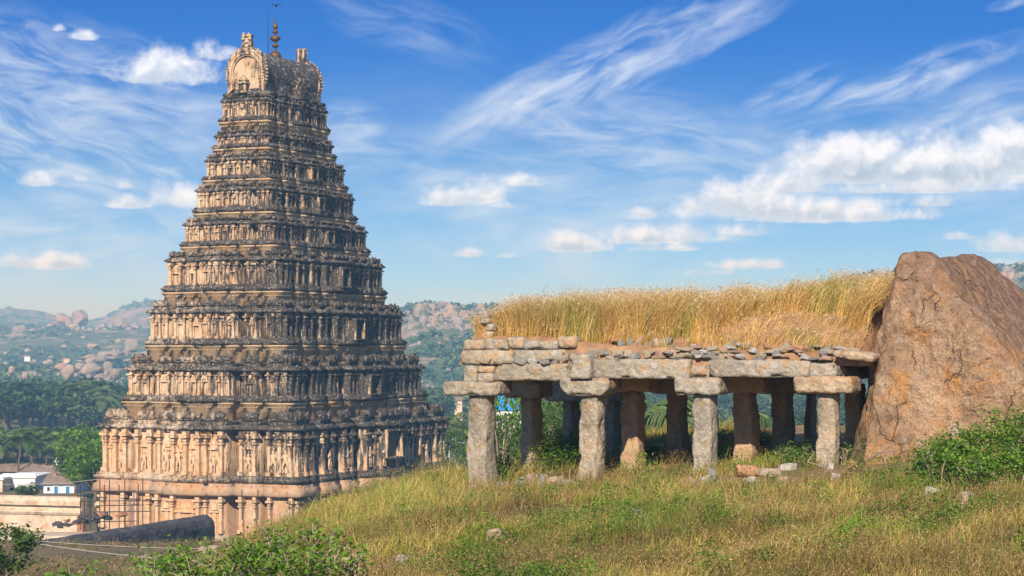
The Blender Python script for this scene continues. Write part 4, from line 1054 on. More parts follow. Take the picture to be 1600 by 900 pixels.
# ------------------------------------------------------------------ plants
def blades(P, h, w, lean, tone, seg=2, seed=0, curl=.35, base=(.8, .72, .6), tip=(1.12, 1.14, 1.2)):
    """grass blades: P roots (n,3), h height, w width, lean (n,2) tip offset in metres, tone (n,3)"""
    n = len(P); rg_ = np.random.RandomState(seed); q = rg_.uniform(0, math.pi, n)
    side = np.stack([np.cos(q), np.sin(q) * .6, np.zeros(n)], -1) * (w / 2)[:, None]
    L3 = np.concatenate([lean, np.zeros((n, 1))], 1)
    vs_ = [P - side, P + side]; 
    for k in range(1, seg):
        f = k / seg; c = P + L3 * (f ** 1.8) + np.stack([np.zeros(n), np.zeros(n), h * (f - curl * .25 * f * f)], -1)
        vs_ += [c - side * (1 - .45 * f), c + side * (1 - .45 * f)]
    vs_.append(P + L3 + np.stack([np.zeros(n), np.zeros(n), h * (1 - curl * .25)], -1))
    K = len(vs_); V = np.stack(vs_, 1).reshape(-1, 3); b = np.arange(n)[:, None] * K
    quads = [b + np.array([[2 * k, 2 * k + 1, 2 * k + 3, 2 * k + 2]]) for k in range(seg - 1)]
    tris = b + np.array([[K - 3, K - 2, K - 1]])
    f_ = np.array([0, 0] + [q_ / seg for q_ in range(1, seg) for _ in (0, 1)] + [1.0])[None, :, None]
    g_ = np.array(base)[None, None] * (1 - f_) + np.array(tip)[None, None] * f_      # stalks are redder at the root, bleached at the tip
    return V, [np.concatenate(quads), tris], (tone[:, None, :] * g_).reshape(-1, 3)
def leaf_cards(C, size, rg_, up=.4, Nrm=None, aspect=.6):
    n = len(C); N = rg_.normal(size=(n, 3)); N[:, 2] = np.abs(N[:, 2]) + up
    if Nrm is not None: N = N * .6 + Nrm
    N /= np.linalg.norm(N, axis=1)[:, None]
    A = np.cross(N, rg_.normal(size=(n, 3))); A /= np.linalg.norm(A, axis=1)[:, None] + 1e-9; B = np.cross(N, A)
    s_ = (size * rg_.uniform(.6, 1.3, n))[:, None]
    V = np.stack([C - A * s_, C + B * s_ * aspect - A * s_ * .1, C + A * s_, C - B * s_ * aspect - A * s_ * .1], 1).reshape(-1, 3)
    return V, np.arange(4 * n).reshape(-1, 4)
def tree_proto(name, seed, h, r, leaves, leaf, mat, lobes=9, trunk=.35, flatten=.8, label=None):
    rg_ = np.random.RandomState(seed); rd = random.Random(seed)
    e = empty(name, (0, 0, 0)); tb = MB(); th = h * trunk; top = Vector((rd.uniform(-.3, .3), rd.uniform(-.3, .3), th))
    tb.tube([(0, 0, -1), (0, 0, .2), top * .6, top], [h * .035, h * .03, h * .022, h * .018], 7)
    Cs = []; Tn = []
    for i in range(lobes):
        a = 6.283 * i / lobes + rd.uniform(-.4, .4); rr = r * rd.uniform(.25, .78) if i else 0
        c = Vector((rr * math.cos(a), rr * math.sin(a), th + (h - th) * rd.uniform(.25, .78))); R_ = r * rd.uniform(.32, .52)
        tb.tube([top * .9, top.lerp(c, .5) + Vector((0, 0, -.05 * h)), c], [h * .014, h * .010, h * .004], 5, False)
        n = int(leaves / lobes * rd.uniform(.7, 1.3)); D = rg_.normal(size=(n, 3)); D /= np.linalg.norm(D, axis=1)[:, None]
        rad = R_ * (.45 + .6 * rg_.uniform(0, 1, n) ** .5) * (.72 + .6 * fbm(D * 2.2 + i * 5, 2, seed))
        P = np.array(c[:]) + D * rad[:, None] * np.array([1, 1, flatten]); keep = fbm(P / r * 3.5 + seed, 2, seed + 3) > .40
        Cs.append(P[keep]); Tn.append(np.clip(rd.uniform(.25, .75) + rg_.normal(0, .16, keep.sum()), 0, 1))
    C_ = np.concatenate(Cs); T_ = np.concatenate(Tn); V, Q = leaf_cards(C_, np.full(len(C_), leaf), rg_)
    tb.build('trunk', M['bark'], e, True)
    np_mesh('crown', V, [Q], mat, np.repeat(np.stack([T_] * 3, -1), 4, 0), parent=e)
    return e
def palm_proto(name, seed, h, L, n_fronds=18, mat='leaf_palm', pairs=16, wd=.05):
    rd = random.Random(seed); e = empty(name, (0, 0, 0)); tb = MB(); bx_, by_ = rd.uniform(-.8, .8), rd.uniform(-.8, .8)
    tb.tube([(0, 0, -1), (bx_ * .2, by_ * .2, h * .3), (bx_ * .6, by_ * .6, h * .7), (bx_, by_, h)], [.20, .15, .13, .12], 8)
    fb = MB(); tops = Vector((bx_, by_, h))
    for i in range(n_fronds):
        a = 6.283 * i * .382 + rd.uniform(-.2, .2); up = rd.uniform(-.35, 1.15); l_ = L * rd.uniform(.8, 1.1); d = Vector((math.cos(a), math.sin(a), 0)); s_ = Vector((-d.y, d.x, 0))
        def pos(f): return tops + d * (l_ * f * math.cos(up * (1 - f * .3)) * (1 - .15 * f)) + Vector((0, 0, l_ * (math.sin(up) * f - .62 * f * f)))
        cw = rd.uniform(.2, .9); pts = [pos(k / 7) for k in range(8)]
        fb.tube(pts, [.035 * L / 3, .03 * L / 3, .025, .02, .018, .012, .01, .004], 4, False); fb.c[-32:] = [(cw, cw, cw)] * 32
        for k in range(pairs):
            f = .12 + .86 * k / pairs; p = pos(f); t_ = (pos(min(1, f + .03)) - p).normalized(); ll = l_ * .30 * math.sin(math.pi * (.12 + .8 * f)) 
            for e_ in (-1, 1):
                tip = p + (s_ * e_ * .8 + t_ * .55).normalized() * ll + Vector((0, 0, -ll * rd.uniform(.3, .75))); m_ = p.lerp(tip, .5) + Vector((0, 0, ll * .1)); w_ = t_ * wd * L / 3
                fb.add([p - w_, p + w_, m_ + w_, tip, m_ - w_], [(0, 1, 2, 3, 4)], (cw + rd.uniform(-.1, .1),) * 3)
    tb.build('trunk', M['bark'], e, True); o = fb.build('crown', M[mat], e)
    a_ = o.data.color_attributes.new('tone', 'FLOAT_COLOR', 'POINT'); a_.data.foreach_set('color', np.array([(*c, 1) for c in fb.c], np.float32).ravel())
    return e
def shrub(name, loc, w, h, n, leaf, mat, seed, label, cat='bush', group=None, stems=9, sparse=.0, cover=1.0, depth=None, lo=.45):
    """leafy shrub: stems from the root with leaves gathered round the upper twigs"""
    rg_ = np.random.RandomState(seed); rd = random.Random(seed); e = empty(name, loc); tag(e, label, cat, group)
    sb = MB(); Cs = []; dw = depth or w
    for i in range(stems):
        tip = Vector((rd.uniform(-.5, .5) * w, rd.uniform(-.5, .5) * dw, h * rd.uniform(lo, 1.0))); mid = Vector((tip.x * .45, tip.y * .45, tip.z * .55))
        pts = [Vector((tip.x * .15, tip.y * .15, -.3)), mid, tip]; sb.tube(pts, [.02 * h ** .5, .013, .005], 4, False)
        for j in range(5):
            f = rd.uniform(.25, 1); b0 = mid.lerp(tip, f) if f > .4 or lo > .5 else pts[0].lerp(mid, f + .4); b1 = b0 + Vector((rd.gauss(0, .16), rd.gauss(0, .16), rd.uniform(.02, .26))) * (w * .5 + .3)
            if b1.z > h: b1.z = h
            sb.tube([b0, b1], [.007, .003], 3, False); m_ = max(3, int(n / stems / 5)); T = rg_.uniform(0, 1.1, m_)[:, None]
            Cs.append(np.array(b0[:]) * (1 - T) + np.array(b1[:]) * T + rg_.normal(0, .055 + .05 * w * cover, (m_, 3)))
    C_ = np.concatenate(Cs); C_ = C_[C_[:, 2] > .02]; V, Q = leaf_cards(C_, np.full(len(C_), leaf), rg_, .7)
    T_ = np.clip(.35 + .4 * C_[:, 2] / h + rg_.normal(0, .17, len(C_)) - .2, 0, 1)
    sb.build('stems', M['twig'], e); np_mesh('foliage', V, [Q], M[mat], np.repeat(np.stack([T_] * 3, -1), 4, 0), parent=e); return e

# ---- field grass
def tones(n, rg_, mix):
    """mix (n,4) weights over brown, straw, olive, green"""
    pal = np.array([(.25, .155, .065), (.50, .385, .125), (.29, .305, .040), (.12, .25, .018)])
    c = np.cumsum(mix / mix.sum(1)[:, None], 1); k = (rg_.uniform(0, 1, n)[:, None] > c).sum(1).clip(0, 3)
    return pal[k] * rg_.uniform(.65, 1.35, (n, 1)) * rg_.uniform(.92, 1.08, (n, 3))
def build_field():
    rg_ = np.random.RandomState(3); n = 330000
    d = 18 + 47 * rg_.uniform(0, 1, n) ** 1.05; s_ = rg_.uniform(-.30, .285, n); x = s_ * d; y = d
    # tufts
    nt = 5200; td = 18 + 45 * rg_.uniform(0, 1, nt); tx = rg_.uniform(-.29, .28, nt) * td; ti = rg_.randint(0, nt, n); own = rg_.uniform(0, 1, n) < .55
    x = np.where(own, tx[ti] + rg_.normal(0, .13, n), x); y = np.where(own, td[ti] + rg_.normal(0, .13, n), y)
    z = ground(x, y)
    cover = f2(x, y, 2.6, 3, 61); green = f2(x, y * .7, 2.4, 3, 62); straw = f2(x, y, 5, 3, 63)
    # bare patch: the mound by the last pillars and under the roof
    px = 800 + F * x / y
    bare = 1.6 * np.exp(-((x - 5.9) / 2.1) ** 2 - ((y - 40.4) / 1.9) ** 2) + .8 * np.exp(-((x - .9) / 1.2) ** 2 - ((y - 45.3) / .8) ** 2)
    slope = (px < 720) & (y > 30)
    keep = (cover + rg_.uniform(-.2, .2, n) > .345 + .42 * bare) & (z > -9)
    # under the pavilion roof little grows
    rel = np.stack([x - F1.x, y - F1.y], -1); S = rel @ np.array([E1.x, E1.y]); T = rel @ np.array([E2.x, E2.y])
    inside = (S > .2) & (S < 8.5) & (T > .5) & (T < 9); keep &= ~(inside & (rg_.uniform(0, 1, n) < .6))
    bq = (x > 7.2) & (y > 41.5); keep &= ~bq
    x, y, z, green, straw, slope, cover, bare, px = [q[keep] for q in (x, y, z, green, straw, slope, cover, bare, px)]; n = len(x)
    h = (.17 + .26 * rg_.uniform(0, 1, n) ** 1.6) * (.55 + .9 * cover) * np.where(slope, 1.25, 1.0) * (1 - .6 * np.minimum(bare, 1))
    h = h * (1 - .25 * sst(44, 24, y)); h[rg_.uniform(0, 1, n) < .03] *= 1.7
    w = .0055 + .00022 * y + rg_.uniform(0, .004, n)
    g = sst(.46, .58, green); dk = .62 + .55 * sst(.38, .62, f2(x, y, 1.5, 3, 68)); st = sst(.40, .60, straw)
    mix = np.stack([.5 * (1 - g) * (1 - st * .5) + .08, .42 * (1 - g * .6) * (.5 + st), .26 + .3 * g, .07 + .5 * g], -1)
    mix = np.where(slope[:, None], np.stack([.16 + 0 * g, .50 + 0 * g, .40 + 0 * g, .06 + .2 * g], -1), mix)
    tone = tones(n, rg_, mix) * dk[:, None]; lean = rg_.normal(0, .30, (n, 2)) * h[:, None] + np.array([.10, 0]) * h[:, None]
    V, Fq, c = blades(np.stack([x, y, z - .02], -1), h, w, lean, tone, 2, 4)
    o = np_mesh('field_grass', V, Fq, M['grass'], c); tag(o, 'dry brown and green grass covering the hilltop field', 'grass', kind='stuff')
    # seed heads: tiny cards floating on thin stalks, they give the field its fuzzy top
    k = rg_.uniform(0, 1, n) < .22; P = np.stack([x, y, z], -1)[k]; hh = h[k] * 1.15; L = lean[k]
    P = np.concatenate([P] * 3); P[:, 2] += np.concatenate([hh * .78, hh * .9, hh]); P[:, :2] += np.concatenate([L * .8, L * .95, L * 1.1]); P += rg_.normal(0, .018, P.shape)
    V, Q = leaf_cards(P, np.full(len(P), .013), rg_, .2); tn = np.concatenate([tone[k]] * 3) * .7 + np.array([.34, .23, .11]) * .4
    o = np_mesh('grass_seed_heads', V, [Q], M['grass'], np.repeat(tn, 4, 0)); tag(o, 'fuzzy seed heads of the dry field grass', 'seed heads', kind='stuff')
build_field()
# ---- green weeds, small leafy herbs in the field
def build_weeds():
    rg_ = np.random.RandomState(8); Cs = []; Tn = []
    cl = []
    for k in range(760):
        d = rg_.uniform(21, 45); x = rg_.uniform(-.2, .27) * d; g = float(f2(np.array([x]), np.array([d * .7]), 2.4, 3, 62)[0])
        if g > .51 or rg_.uniform() < .16: cl.append((x, d, rg_.uniform(.12, .42), rg_.uniform(.12, .30) + .35 * rg_.uniform() ** 4))
    for px, py, r, h in ((880, 730, .9, .8), (990, 775, .8, .35), (1010, 760, .6, .45), (1000, 735, .35, .7), (770, 740, .6, .7), (850, 720, .7, .9), (1180, 760, .5, .25), (1130, 700, .5, .4), (960, 790, .8, .3), (720, 800, .6, .3), (550, 770, .7, .5), (680, 745, .5, .4), (1420, 760, .6, .3), (1380, 800, .7, .3), (1000, 800, .9, .3)):
        p = ground_hit(px, py + 20, 20, 60); cl.append((p.x, p.y, r, h))
    cl = [c_ for c_ in cl if c_[0] / c_[1] > -.03 or rg_.uniform() < .25]
    for x, y, r, h in cl:
        m_ = int(260 * r * (h + .3) / .3); P = np.stack([rg_.normal(0, r * .45, m_), rg_.normal(0, r * .45, m_), h * rg_.uniform(0, 1, m_) ** .7], -1)
        P[:, 2] *= np.exp(-(P[:, 0] ** 2 + P[:, 1] ** 2) / r ** 2 * .8); P[:, 0] += x; P[:, 1] += y; P[:, 2] += ground(P[:, 0], P[:, 1]) + .03
        b = rg_.uniform(.05, .75); Cs.append(P); Tn.append(np.clip(b + rg_.normal(0, .15, m_), 0, 1))
    C_ = np.concatenate(Cs); T_ = np.concatenate(Tn); V, Q = leaf_cards(C_, np.full(len(C_), .026), rg_, .6)
    o = np_mesh('green_weeds', V, [Q], M['leaf_bright'], np.repeat(np.stack([T_] * 3, -1), 4, 0)); tag(o, 'small leafy green weeds scattered through the dry field', 'weeds', kind='stuff')
build_weeds()
# ---- long golden grass on the pavilion roof
def build_roof_grass():
    rg_ = np.random.RandomState(5); n = 170000
    S = rg_.uniform(-.3, 8.9, n); T = .36 + 7.6 * rg_.uniform(0, 1, n) ** 1.5
    nt = 620; ts = rg_.uniform(-.25, 8.9, nt); tt = .7 + 7 * rg_.uniform(0, 1, nt) ** 1.5; ti = rg_.randint(0, nt, n); own = rg_.uniform(0, 1, n) < .7
    S = np.where(own, ts[ti] + rg_.normal(0, .085, n), S); T = np.where(own, tt[ti] + rg_.normal(0, .085, n), T)
    front = .72 + np.interp(S, [-.4, 1, 2.4, 5, 6.2, 7.4, 8.3], [-.2, -.2, .0, .15, .72, .85, .45]) + (f2(S, T, .8, 2, 71) - .5) * .6
    keep = (T > front) | (rg_.uniform(0, 1, n) < .10); keep &= (T > .34) & (S > -.38) & (f2(S, T, .42, 2, 83) + rg_.uniform(-.12, .12, n) > .36)
    S, T = S[keep], T[keep]; n = len(S); z = roof_earth_z(S, T)
    tip = np.interp(S, [-.4, -.1, .3, 1, 2, 4, 5.2, 6.2, 7.3, 8.3], [.66, 1.12, 1.52, 1.72, 1.72, 1.66, 1.70, 1.78, 1.92, 1.98])
    tip = tip + (f2(S, T, .6, 3, 81) - .58) * .95
    h = np.maximum((tip - z) * (.38 + .62 * rg_.uniform(0, 1, n) ** .7) * (.85 + .3 * f2(S, T, .5, 2, 73)), .25)
    lowf = (rg_.uniform(0, 1, n) < .22) | (T < front[keep]); h[lowf] *= .3
    x = F1.x + E1.x * S + E2.x * T; y = F1.y + E1.y * S + E2.y * T
    g = sst(.46, .66, f2(S, T, 1.1, 3, 75)) * np.interp(S, [0, 1.2, 2.5, 8], [.05, .5, .9, .8])
    pal = np.array([(.54, .33, .10), (.64, .46, .17), (.74, .58, .27), (.26, .29, .05)]); r_ = rg_.uniform(0, 1, n)
    k = np.where(r_ < g * .62, 3, np.where(r_ < .45, 0, np.where(r_ < .84, 1, 2))); tone = pal[k] * rg_.uniform(.7, 1.25, (n, 1)) * (.55 + .85 * f2(S, T, .28, 3, 85))[:, None]
    lean = (rg_.normal(0, .20, (n, 2)) + np.stack([f2(S, T, .35, 2, 79) - .5, 0 * S], -1) * .9) * h[:, None]; lean[:, 0] += h * (.10 + .26 * sst(4, 8, S)); 
    left = S < .4; lean[left, 0] -= (h * .30 * (.6 - S) / .8)[left]
    w = rg_.uniform(.006, .013, n)
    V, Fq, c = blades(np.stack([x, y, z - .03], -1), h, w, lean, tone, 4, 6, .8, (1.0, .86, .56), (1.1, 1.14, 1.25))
    o = np_mesh('roof_grass', V, Fq, M['grass'], c); tag(o, 'tall golden grass growing thick on the pavilion roof', 'grass', kind='stuff')
    m_ = rg_.uniform(0, 1, n) < .30; P = np.stack([x, y, z], -1)[m_]; hh = h[m_] * .82; L = lean[m_]
    P = np.concatenate([P] * 4); P[:, 2] += np.concatenate([hh * 1.0, hh * .96, hh * .92, hh * 1.03]); P[:, :2] += np.concatenate([L, L * .92, L * .85, L * 1.05]); P += rg_.normal(0, .02, P.shape)
    V, Q = leaf_cards(P, np.full(len(P), .017), rg_, .2); o = np_mesh('roof_seed_heads', V, [Q], M['grass'], np.repeat(np.array([[.72, .56, .34]]) * rg_.uniform(.7, 1.2, (len(P), 1)), 4, 0))
    tag(o, 'pale feathery seed heads above the roof grass', 'seed heads', kind='stuff')
build_roof_grass()

# ------------------------------------------------------------------ bushes near by
def on_ground(px, d, dz=0.0):
    x = (px - 800) / F * d; return (x, d, gz(x, d) + dz)
for i, (px, d, w, ytop, n, lab) in enumerate([(125, 23.5, .75, 868, 420, 'lowest leafy bush in the bottom corner, left of the dry slope'), (232, 24, .8, 848, 380, 'small leafy bush between the bottom corner bush and the rounded wall'), (325, 23, .9, 846, 520, 'dense leafy bush below the end of the rounded wall'),
        (415, 23.4, .9, 826, 560, 'bright leafy bush with bare twigs before the tower corner'), (432, 25, .45, 806, 90, 'thin tall sapling rising behind the bright leafy bush'), (482, 22.8, .7, 846, 420, 'leafy bush at the foot of the yellow grass slope'),
        (500, 24.2, .5, 800, 170, 'tall leafy sapling with a bare stem before the yellow grass'), (548, 23.6, .5, 838, 110, 'sparse twiggy sapling at the right end of the leafy bushes'), (275, 22.5, .6, 872, 260, 'low leafy clump under the dense bush'), (375, 24.8, .5, 838, 130, 'thin leafy sapling between two dense bushes')]):
    x, y, z = on_ground(px, d); zt = (HOR - ytop - 14) / F * d
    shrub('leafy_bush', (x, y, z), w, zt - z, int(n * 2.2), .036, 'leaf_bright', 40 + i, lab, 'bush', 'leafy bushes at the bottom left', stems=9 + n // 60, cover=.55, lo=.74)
for i, (px, d, w, ytop, ybot, n, lab) in enumerate([(1462, 35, .75, 690, 0, 900, 'bright green bush by the rounded white stone'), (1500, 36, 1.0, 686, 0, 1500, 'bright green bush against the orange foot of the boulder'), (1545, 36, 1.1, 668, 0, 1700, 'tall bright bush climbing the boulder foot'),
        (1592, 37, 1.0, 645, 0, 1700, 'tallest bright bush at the edge of the boulder'), (1575, 33.5, 1.2, 712, 0, 1500, 'broad low bright bush before the taller ones'), (1525, 34, .9, 715, 0, 1000, 'low bright bush above the leaning pale stone'), (1442, 37, .5, 712, 0, 420, 'small leafy plant at the boulder foot by the dead branch')]):
    x, y, z = on_ground(px, d); zt = (HOR - ytop) / F * d
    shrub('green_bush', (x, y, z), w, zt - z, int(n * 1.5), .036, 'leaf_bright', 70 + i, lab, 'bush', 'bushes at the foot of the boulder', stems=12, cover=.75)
for i, (px, d, w, ytop, n, mt, lab) in enumerate([(865, 50.5, 1.3, 682, 1900, 'leaf_bright', 'dense bright bush between the first and second pillars'), (892, 53, 1.0, 668, 1300, 'leaf_bright', 'bright bush touching the back pillar behind the wedge capital'), (845, 57, 1.2, 640, 1300, 'leaf_bush', 'taller green bush behind the bright bush in the first gap'),
        (782, 56, .9, 640, 420, 'leaf_bush', 'thin leafy sapling seen in the first gap under the blue roof'), (778, 50, .9, 712, 700, 'leaf_bush', 'dark leafy bush just right of the first pillar'), (1012, 49, .6, 720, 520, 'leaf_bright', 'bright weeds between the shaded second row pillars'),
        (1248, 43.5, .55, 698, 300, 'leaf_bush', 'pale leafy plant left of the last pillar'), (1222, 44.5, .5, 706, 160, 'leaf_bush', 'sparse twiggy plant on the mound by the last pillar'), (1185, 50, .9, 690, 420, 'leaf_bush', 'feathery plant seen between the third and last pillars'), (1365, 42.2, .5, 688, 300, 'leaf_tree', 'dark weed growing in the shade at the boulder edge'),
        (1318, 43, .3, 700, 90, 'leaf_bright', 'small weed right of the last pillar'), (955, 55, 1.0, 690, 700, 'leaf_bright', 'green bush at the foot of the lit back pillar'), (1125, 54, .9, 700, 500, 'leaf_bush', 'green bush behind the third pillar')]):
    x, y, z = on_ground(px, d); zt = (HOR - ytop) / F * d
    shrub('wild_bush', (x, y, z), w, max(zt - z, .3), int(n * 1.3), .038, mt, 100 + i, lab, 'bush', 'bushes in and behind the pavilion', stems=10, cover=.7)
# bush at the left edge
x, y, z = at(5, 872, 60); shrub('dark_bush', (x - .2, y, z - 1.0), 2.2, 1.9, 2600, .075, 'leaf_tree', 91, 'dark green bush at the lower left edge before the boundary wall', 'bush', None, 14, cover=.5)
# yellow weeds on the brow in front of the tower
rs = random.Random(77)
for i in range(26):
    px = rs.uniform(395, 715); d = rs.uniform(46, 57); x, y, z = on_ground(px, d)
    shrub('yellow_weed', (x, y, z), rs.uniform(.5, .9), rs.uniform(.22, .42), rs.randrange(140, 300), .03, 'leaf_yellow' if 'leaf_yellow' in M else M.setdefault('leaf_yellow', mat_leaf('yellow_weed_leaves', (.16, .16, .03), (.30, .29, .06), (.46, .40, .12), .3, .3)) and 'leaf_yellow', 400 + i,
          'yellowish feathery weed on the brow below the tower', 'weed', 'yellowish weeds on the brow below the tower', stems=7, cover=.5)
# dead branch and twigs
def branch(pts_list, label, name='dead_branch', r=.018):
    mb = MB()
    for pts in pts_list: mb.tube([Vector(at(*p)) for p in pts], [r * (1 - .75 * i / max(1, len(pts) - 1)) for i in range(len(pts))], 5)
    tag(mb.build(name, M['twig']), label, 'branch')
branch([[(1352, 722, 41), (1375, 706, 40.6), (1392, 696, 40.4), (1405, 690, 40.2), (1420, 678, 40)], [(1392, 696, 40.4), (1372, 700, 40.6)], [(1375, 706, 40.6), (1400, 704, 40.2), (1412, 697, 40)]], 'bare pale branch lying at the left foot of the boulder')
branch([[(1262, 722, 41.5), (1285, 728, 41.2), (1303, 742, 41)], [(1262, 722, 41.5), (1272, 707, 41.6), (1266, 698, 41.6)]], 'thin bare twig arching before the last pillar', 'bare_twig', .011)
branch([[(838, 676, 52), (850, 665, 52), (857, 657, 52)], [(850, 665, 52), (846, 655, 52)]], 'bare white twig above the bright bush in the first gap', 'bare_twig', .02)

# ------------------------------------------------------------------ boundary wall, old rounded wall, scaffold, houses
GL = -17.6
M['oldwall'] = mat_rock('old_boundary_plaster', [(.42, .33, .24), (.58, .47, .35), (.68, .58, .46)], .6, .4, (.16, .12, .09), 0, (.48, .30, .17), .2)
M['blackwall'] = mat_rock('black_rounded_masonry', [(.035, .035, .045), (.075, .073, .085), (.16, .15, .15)], .8, .9, (.28, .26, .24), 0, None, .5)
def wall_run(name, pts, prof, mat, label, cat, jit=.05, seg=.5):
    """extrude a cross-section [(across, z)] along a ground line"""
    P = [Vector(p) for p in pts]; L = sum((P[i + 1] - P[i]).length for i in range(len(P) - 1)); n = int(L / seg); V = []
    for k in range(n + 1):
        s_ = L * k / n; i = 0
        while i < len(P) - 2 and s_ > (P[i + 1] - P[i]).length: s_ -= (P[i + 1] - P[i]).length; i += 1
        d = (P[i + 1] - P[i]); c = P[i] + d.normalized() * s_; a = Vector((d.y, -d.x, 0)).normalized()
        for q, z in prof:
            e = (vn(np.array([[k * .3, q * 3, z * 2]]), 3)[0] - .5) * 2 * jit; V.append(c + a * (q + e) + Vector((0, 0, z + e * .6)))
    m = len(prof); Fq = [(k * m + j, k * m + j + 1, (k + 1) * m + j + 1, (k + 1) * m + j)[::-1] for k in range(n) for j in range(m - 1)]
    Fq += [tuple(range(m)), tuple(reversed(range(n * m, n * m + m)))]
    mb = MB(); mb.add(V, Fq); o = mb.build(name, mat); tag(o, label, cat); return o
# long boundary wall left of the tower: seen at y 770..835
A_ = Vector(at(-60, 770, 196)); B_ = Vector(at(131, 772, 190)); zt = A_.z
hw = 4.0
prof = [(.5, -hw - 1), (.5, -1.75), (.62, -1.7), (.75, -1.45), (.7, -1.3), (.45, -1.25), (.45, -.85), (.8, -.8), (.85, -.45), (.6, -.25), (.55, -.05), (.2, .05), (-.5, .02), (-.6, -.5), (-.6, -hw - 1)]
wall_run('boundary_wall', [(A_.x - 12, A_.y + 1.3, zt), (B_.x, B_.y, zt)], prof, M['oldwall'], 'stained plaster boundary wall with moulded coping left of the tower', 'wall', .05)
pm = MB(); pm.box((B_.x - .2, B_.y - .75, zt - 3.2), (.55, .3, 3.2)); o = pm.build('wall_pier', flat('brown_pier', (.36, .17, .10), .9, 0, .3, 3)); tag(o, 'reddish brown pier at the end of the boundary wall', 'pier')
C_ = Vector(at(120, 782, 204)); D_ = Vector(at(168, 782, 198))
wall_run('rear_wall', [(B_.x + .4, B_.y + 5, zt - .4), (D_.x + 2.5, B_.y + 4, zt - .4)], [(.4, -hw - 1), (.4, -.9), (.7, -.8), (.7, -.5), (.3, -.3), (-.4, -.3), (-.5, -hw - 1)], M['oldwall'], 'low plaster wall behind the scaffold at the tower side', 'wall')
# rounded dark wall coming down from the tower to the lower left
G0 = Vector(at(318, 818, 158)); G1 = Vector(at(20, 868, 128))
r_ = .95; prof = [(r_ * 1.0, -3.4), (r_ * 1.0, -.5)] + [(r_ * math.cos(q), r_ * math.sin(q) - .1) for q in np.linspace(.0, math.pi, 9)] + [(-r_, -3.4)]
o = wall_run('rounded_wall', [(G1.x, G1.y, G1.z - .15), (G0.x, G0.y, G0.z - .15)], prof, M['blackwall'], 'black weathered wall with rounded top running up to the tower foot', 'wall', .07)
# pale slabs below the boundary wall
sl = block_mesh('roof_ledge', 16, 3.5, .35, M['oldwall'], 44, None, at(95, 838, 150), (0, 0, .15), .4, .05); tag(sl, 'pale flat ledge between the rounded wall and the boundary wall', 'ledge')
# dark broken stone heap and bricks in front of the tower side
rs = random.Random(9); hp = empty('carved_stone_heap', at(118, 814, 170)); tag(hp, 'heap of dark broken carved stones before the scaffold', 'stone heap')
for k in range(30):
    px = rs.uniform(88, 190); o = np_mesh('broken_stone', shapes[k % 12][0], [shapes[k % 12][1]], M['blackwall'] if rs.random() < .6 else M['hewn_red'] if 'hewn_red' in M else M.setdefault('hewn_red', flat('brick_red_stone', (.28, .13, .08), .9, 0, .4, 3)), parent=hp)
    hgt = 10 * math.exp(-((px - 150) / 38) ** 2) + 4; q = Vector(at(px, 822 - (px - 88) * .10 - rs.uniform(0, hgt), 170)) - hp.location
    o.location = q + Vector((0, rs.uniform(-.8, .8), 0)); o.scale = (rs.uniform(.22, .5), rs.uniform(.2, .4), rs.uniform(.12, .26)); o.rotation_euler = (rs.uniform(-.4, .4), rs.uniform(-.4, .4), rs.uniform(0, 3))
# scaffold
sc_ = empty('scaffold', at(190, 822, 176)); tag(sc_, 'thin iron pole scaffold against the left foot of the tower', 'scaffold')
def pole(p0, p1, mat='iron', r=.045):
    mb = MB(); mb.tube([Vector(p0) - sc_.location, Vector(p1) - sc_.location], r, 5); mb.build('pole', M[mat], sc_)
for px, yt in ((126, 757), (141, 770), (156, 748), (171, 748), (195, 748), (209, 765), (223, 748)): pole(at(px, yt, 176), at(px, 828, 176), 'bluepipe' if px == 209 else 'iron')
for y_, a, b in ((768, 125, 245), (783, 125, 235), (790, 150, 225), (800, 126, 235), (815, 150, 215)): pole(at(a, y_, 176.1), at(b, y_ - 1, 175.9))
for px, yt in ((132, 760), (163, 757), (186, 757), (216, 757)): pole(at(px, yt, 179.5), at(px, 826, 179.5))
for px in (403, 378): pole(at(px, 765, 172), at(px, 812, 172))
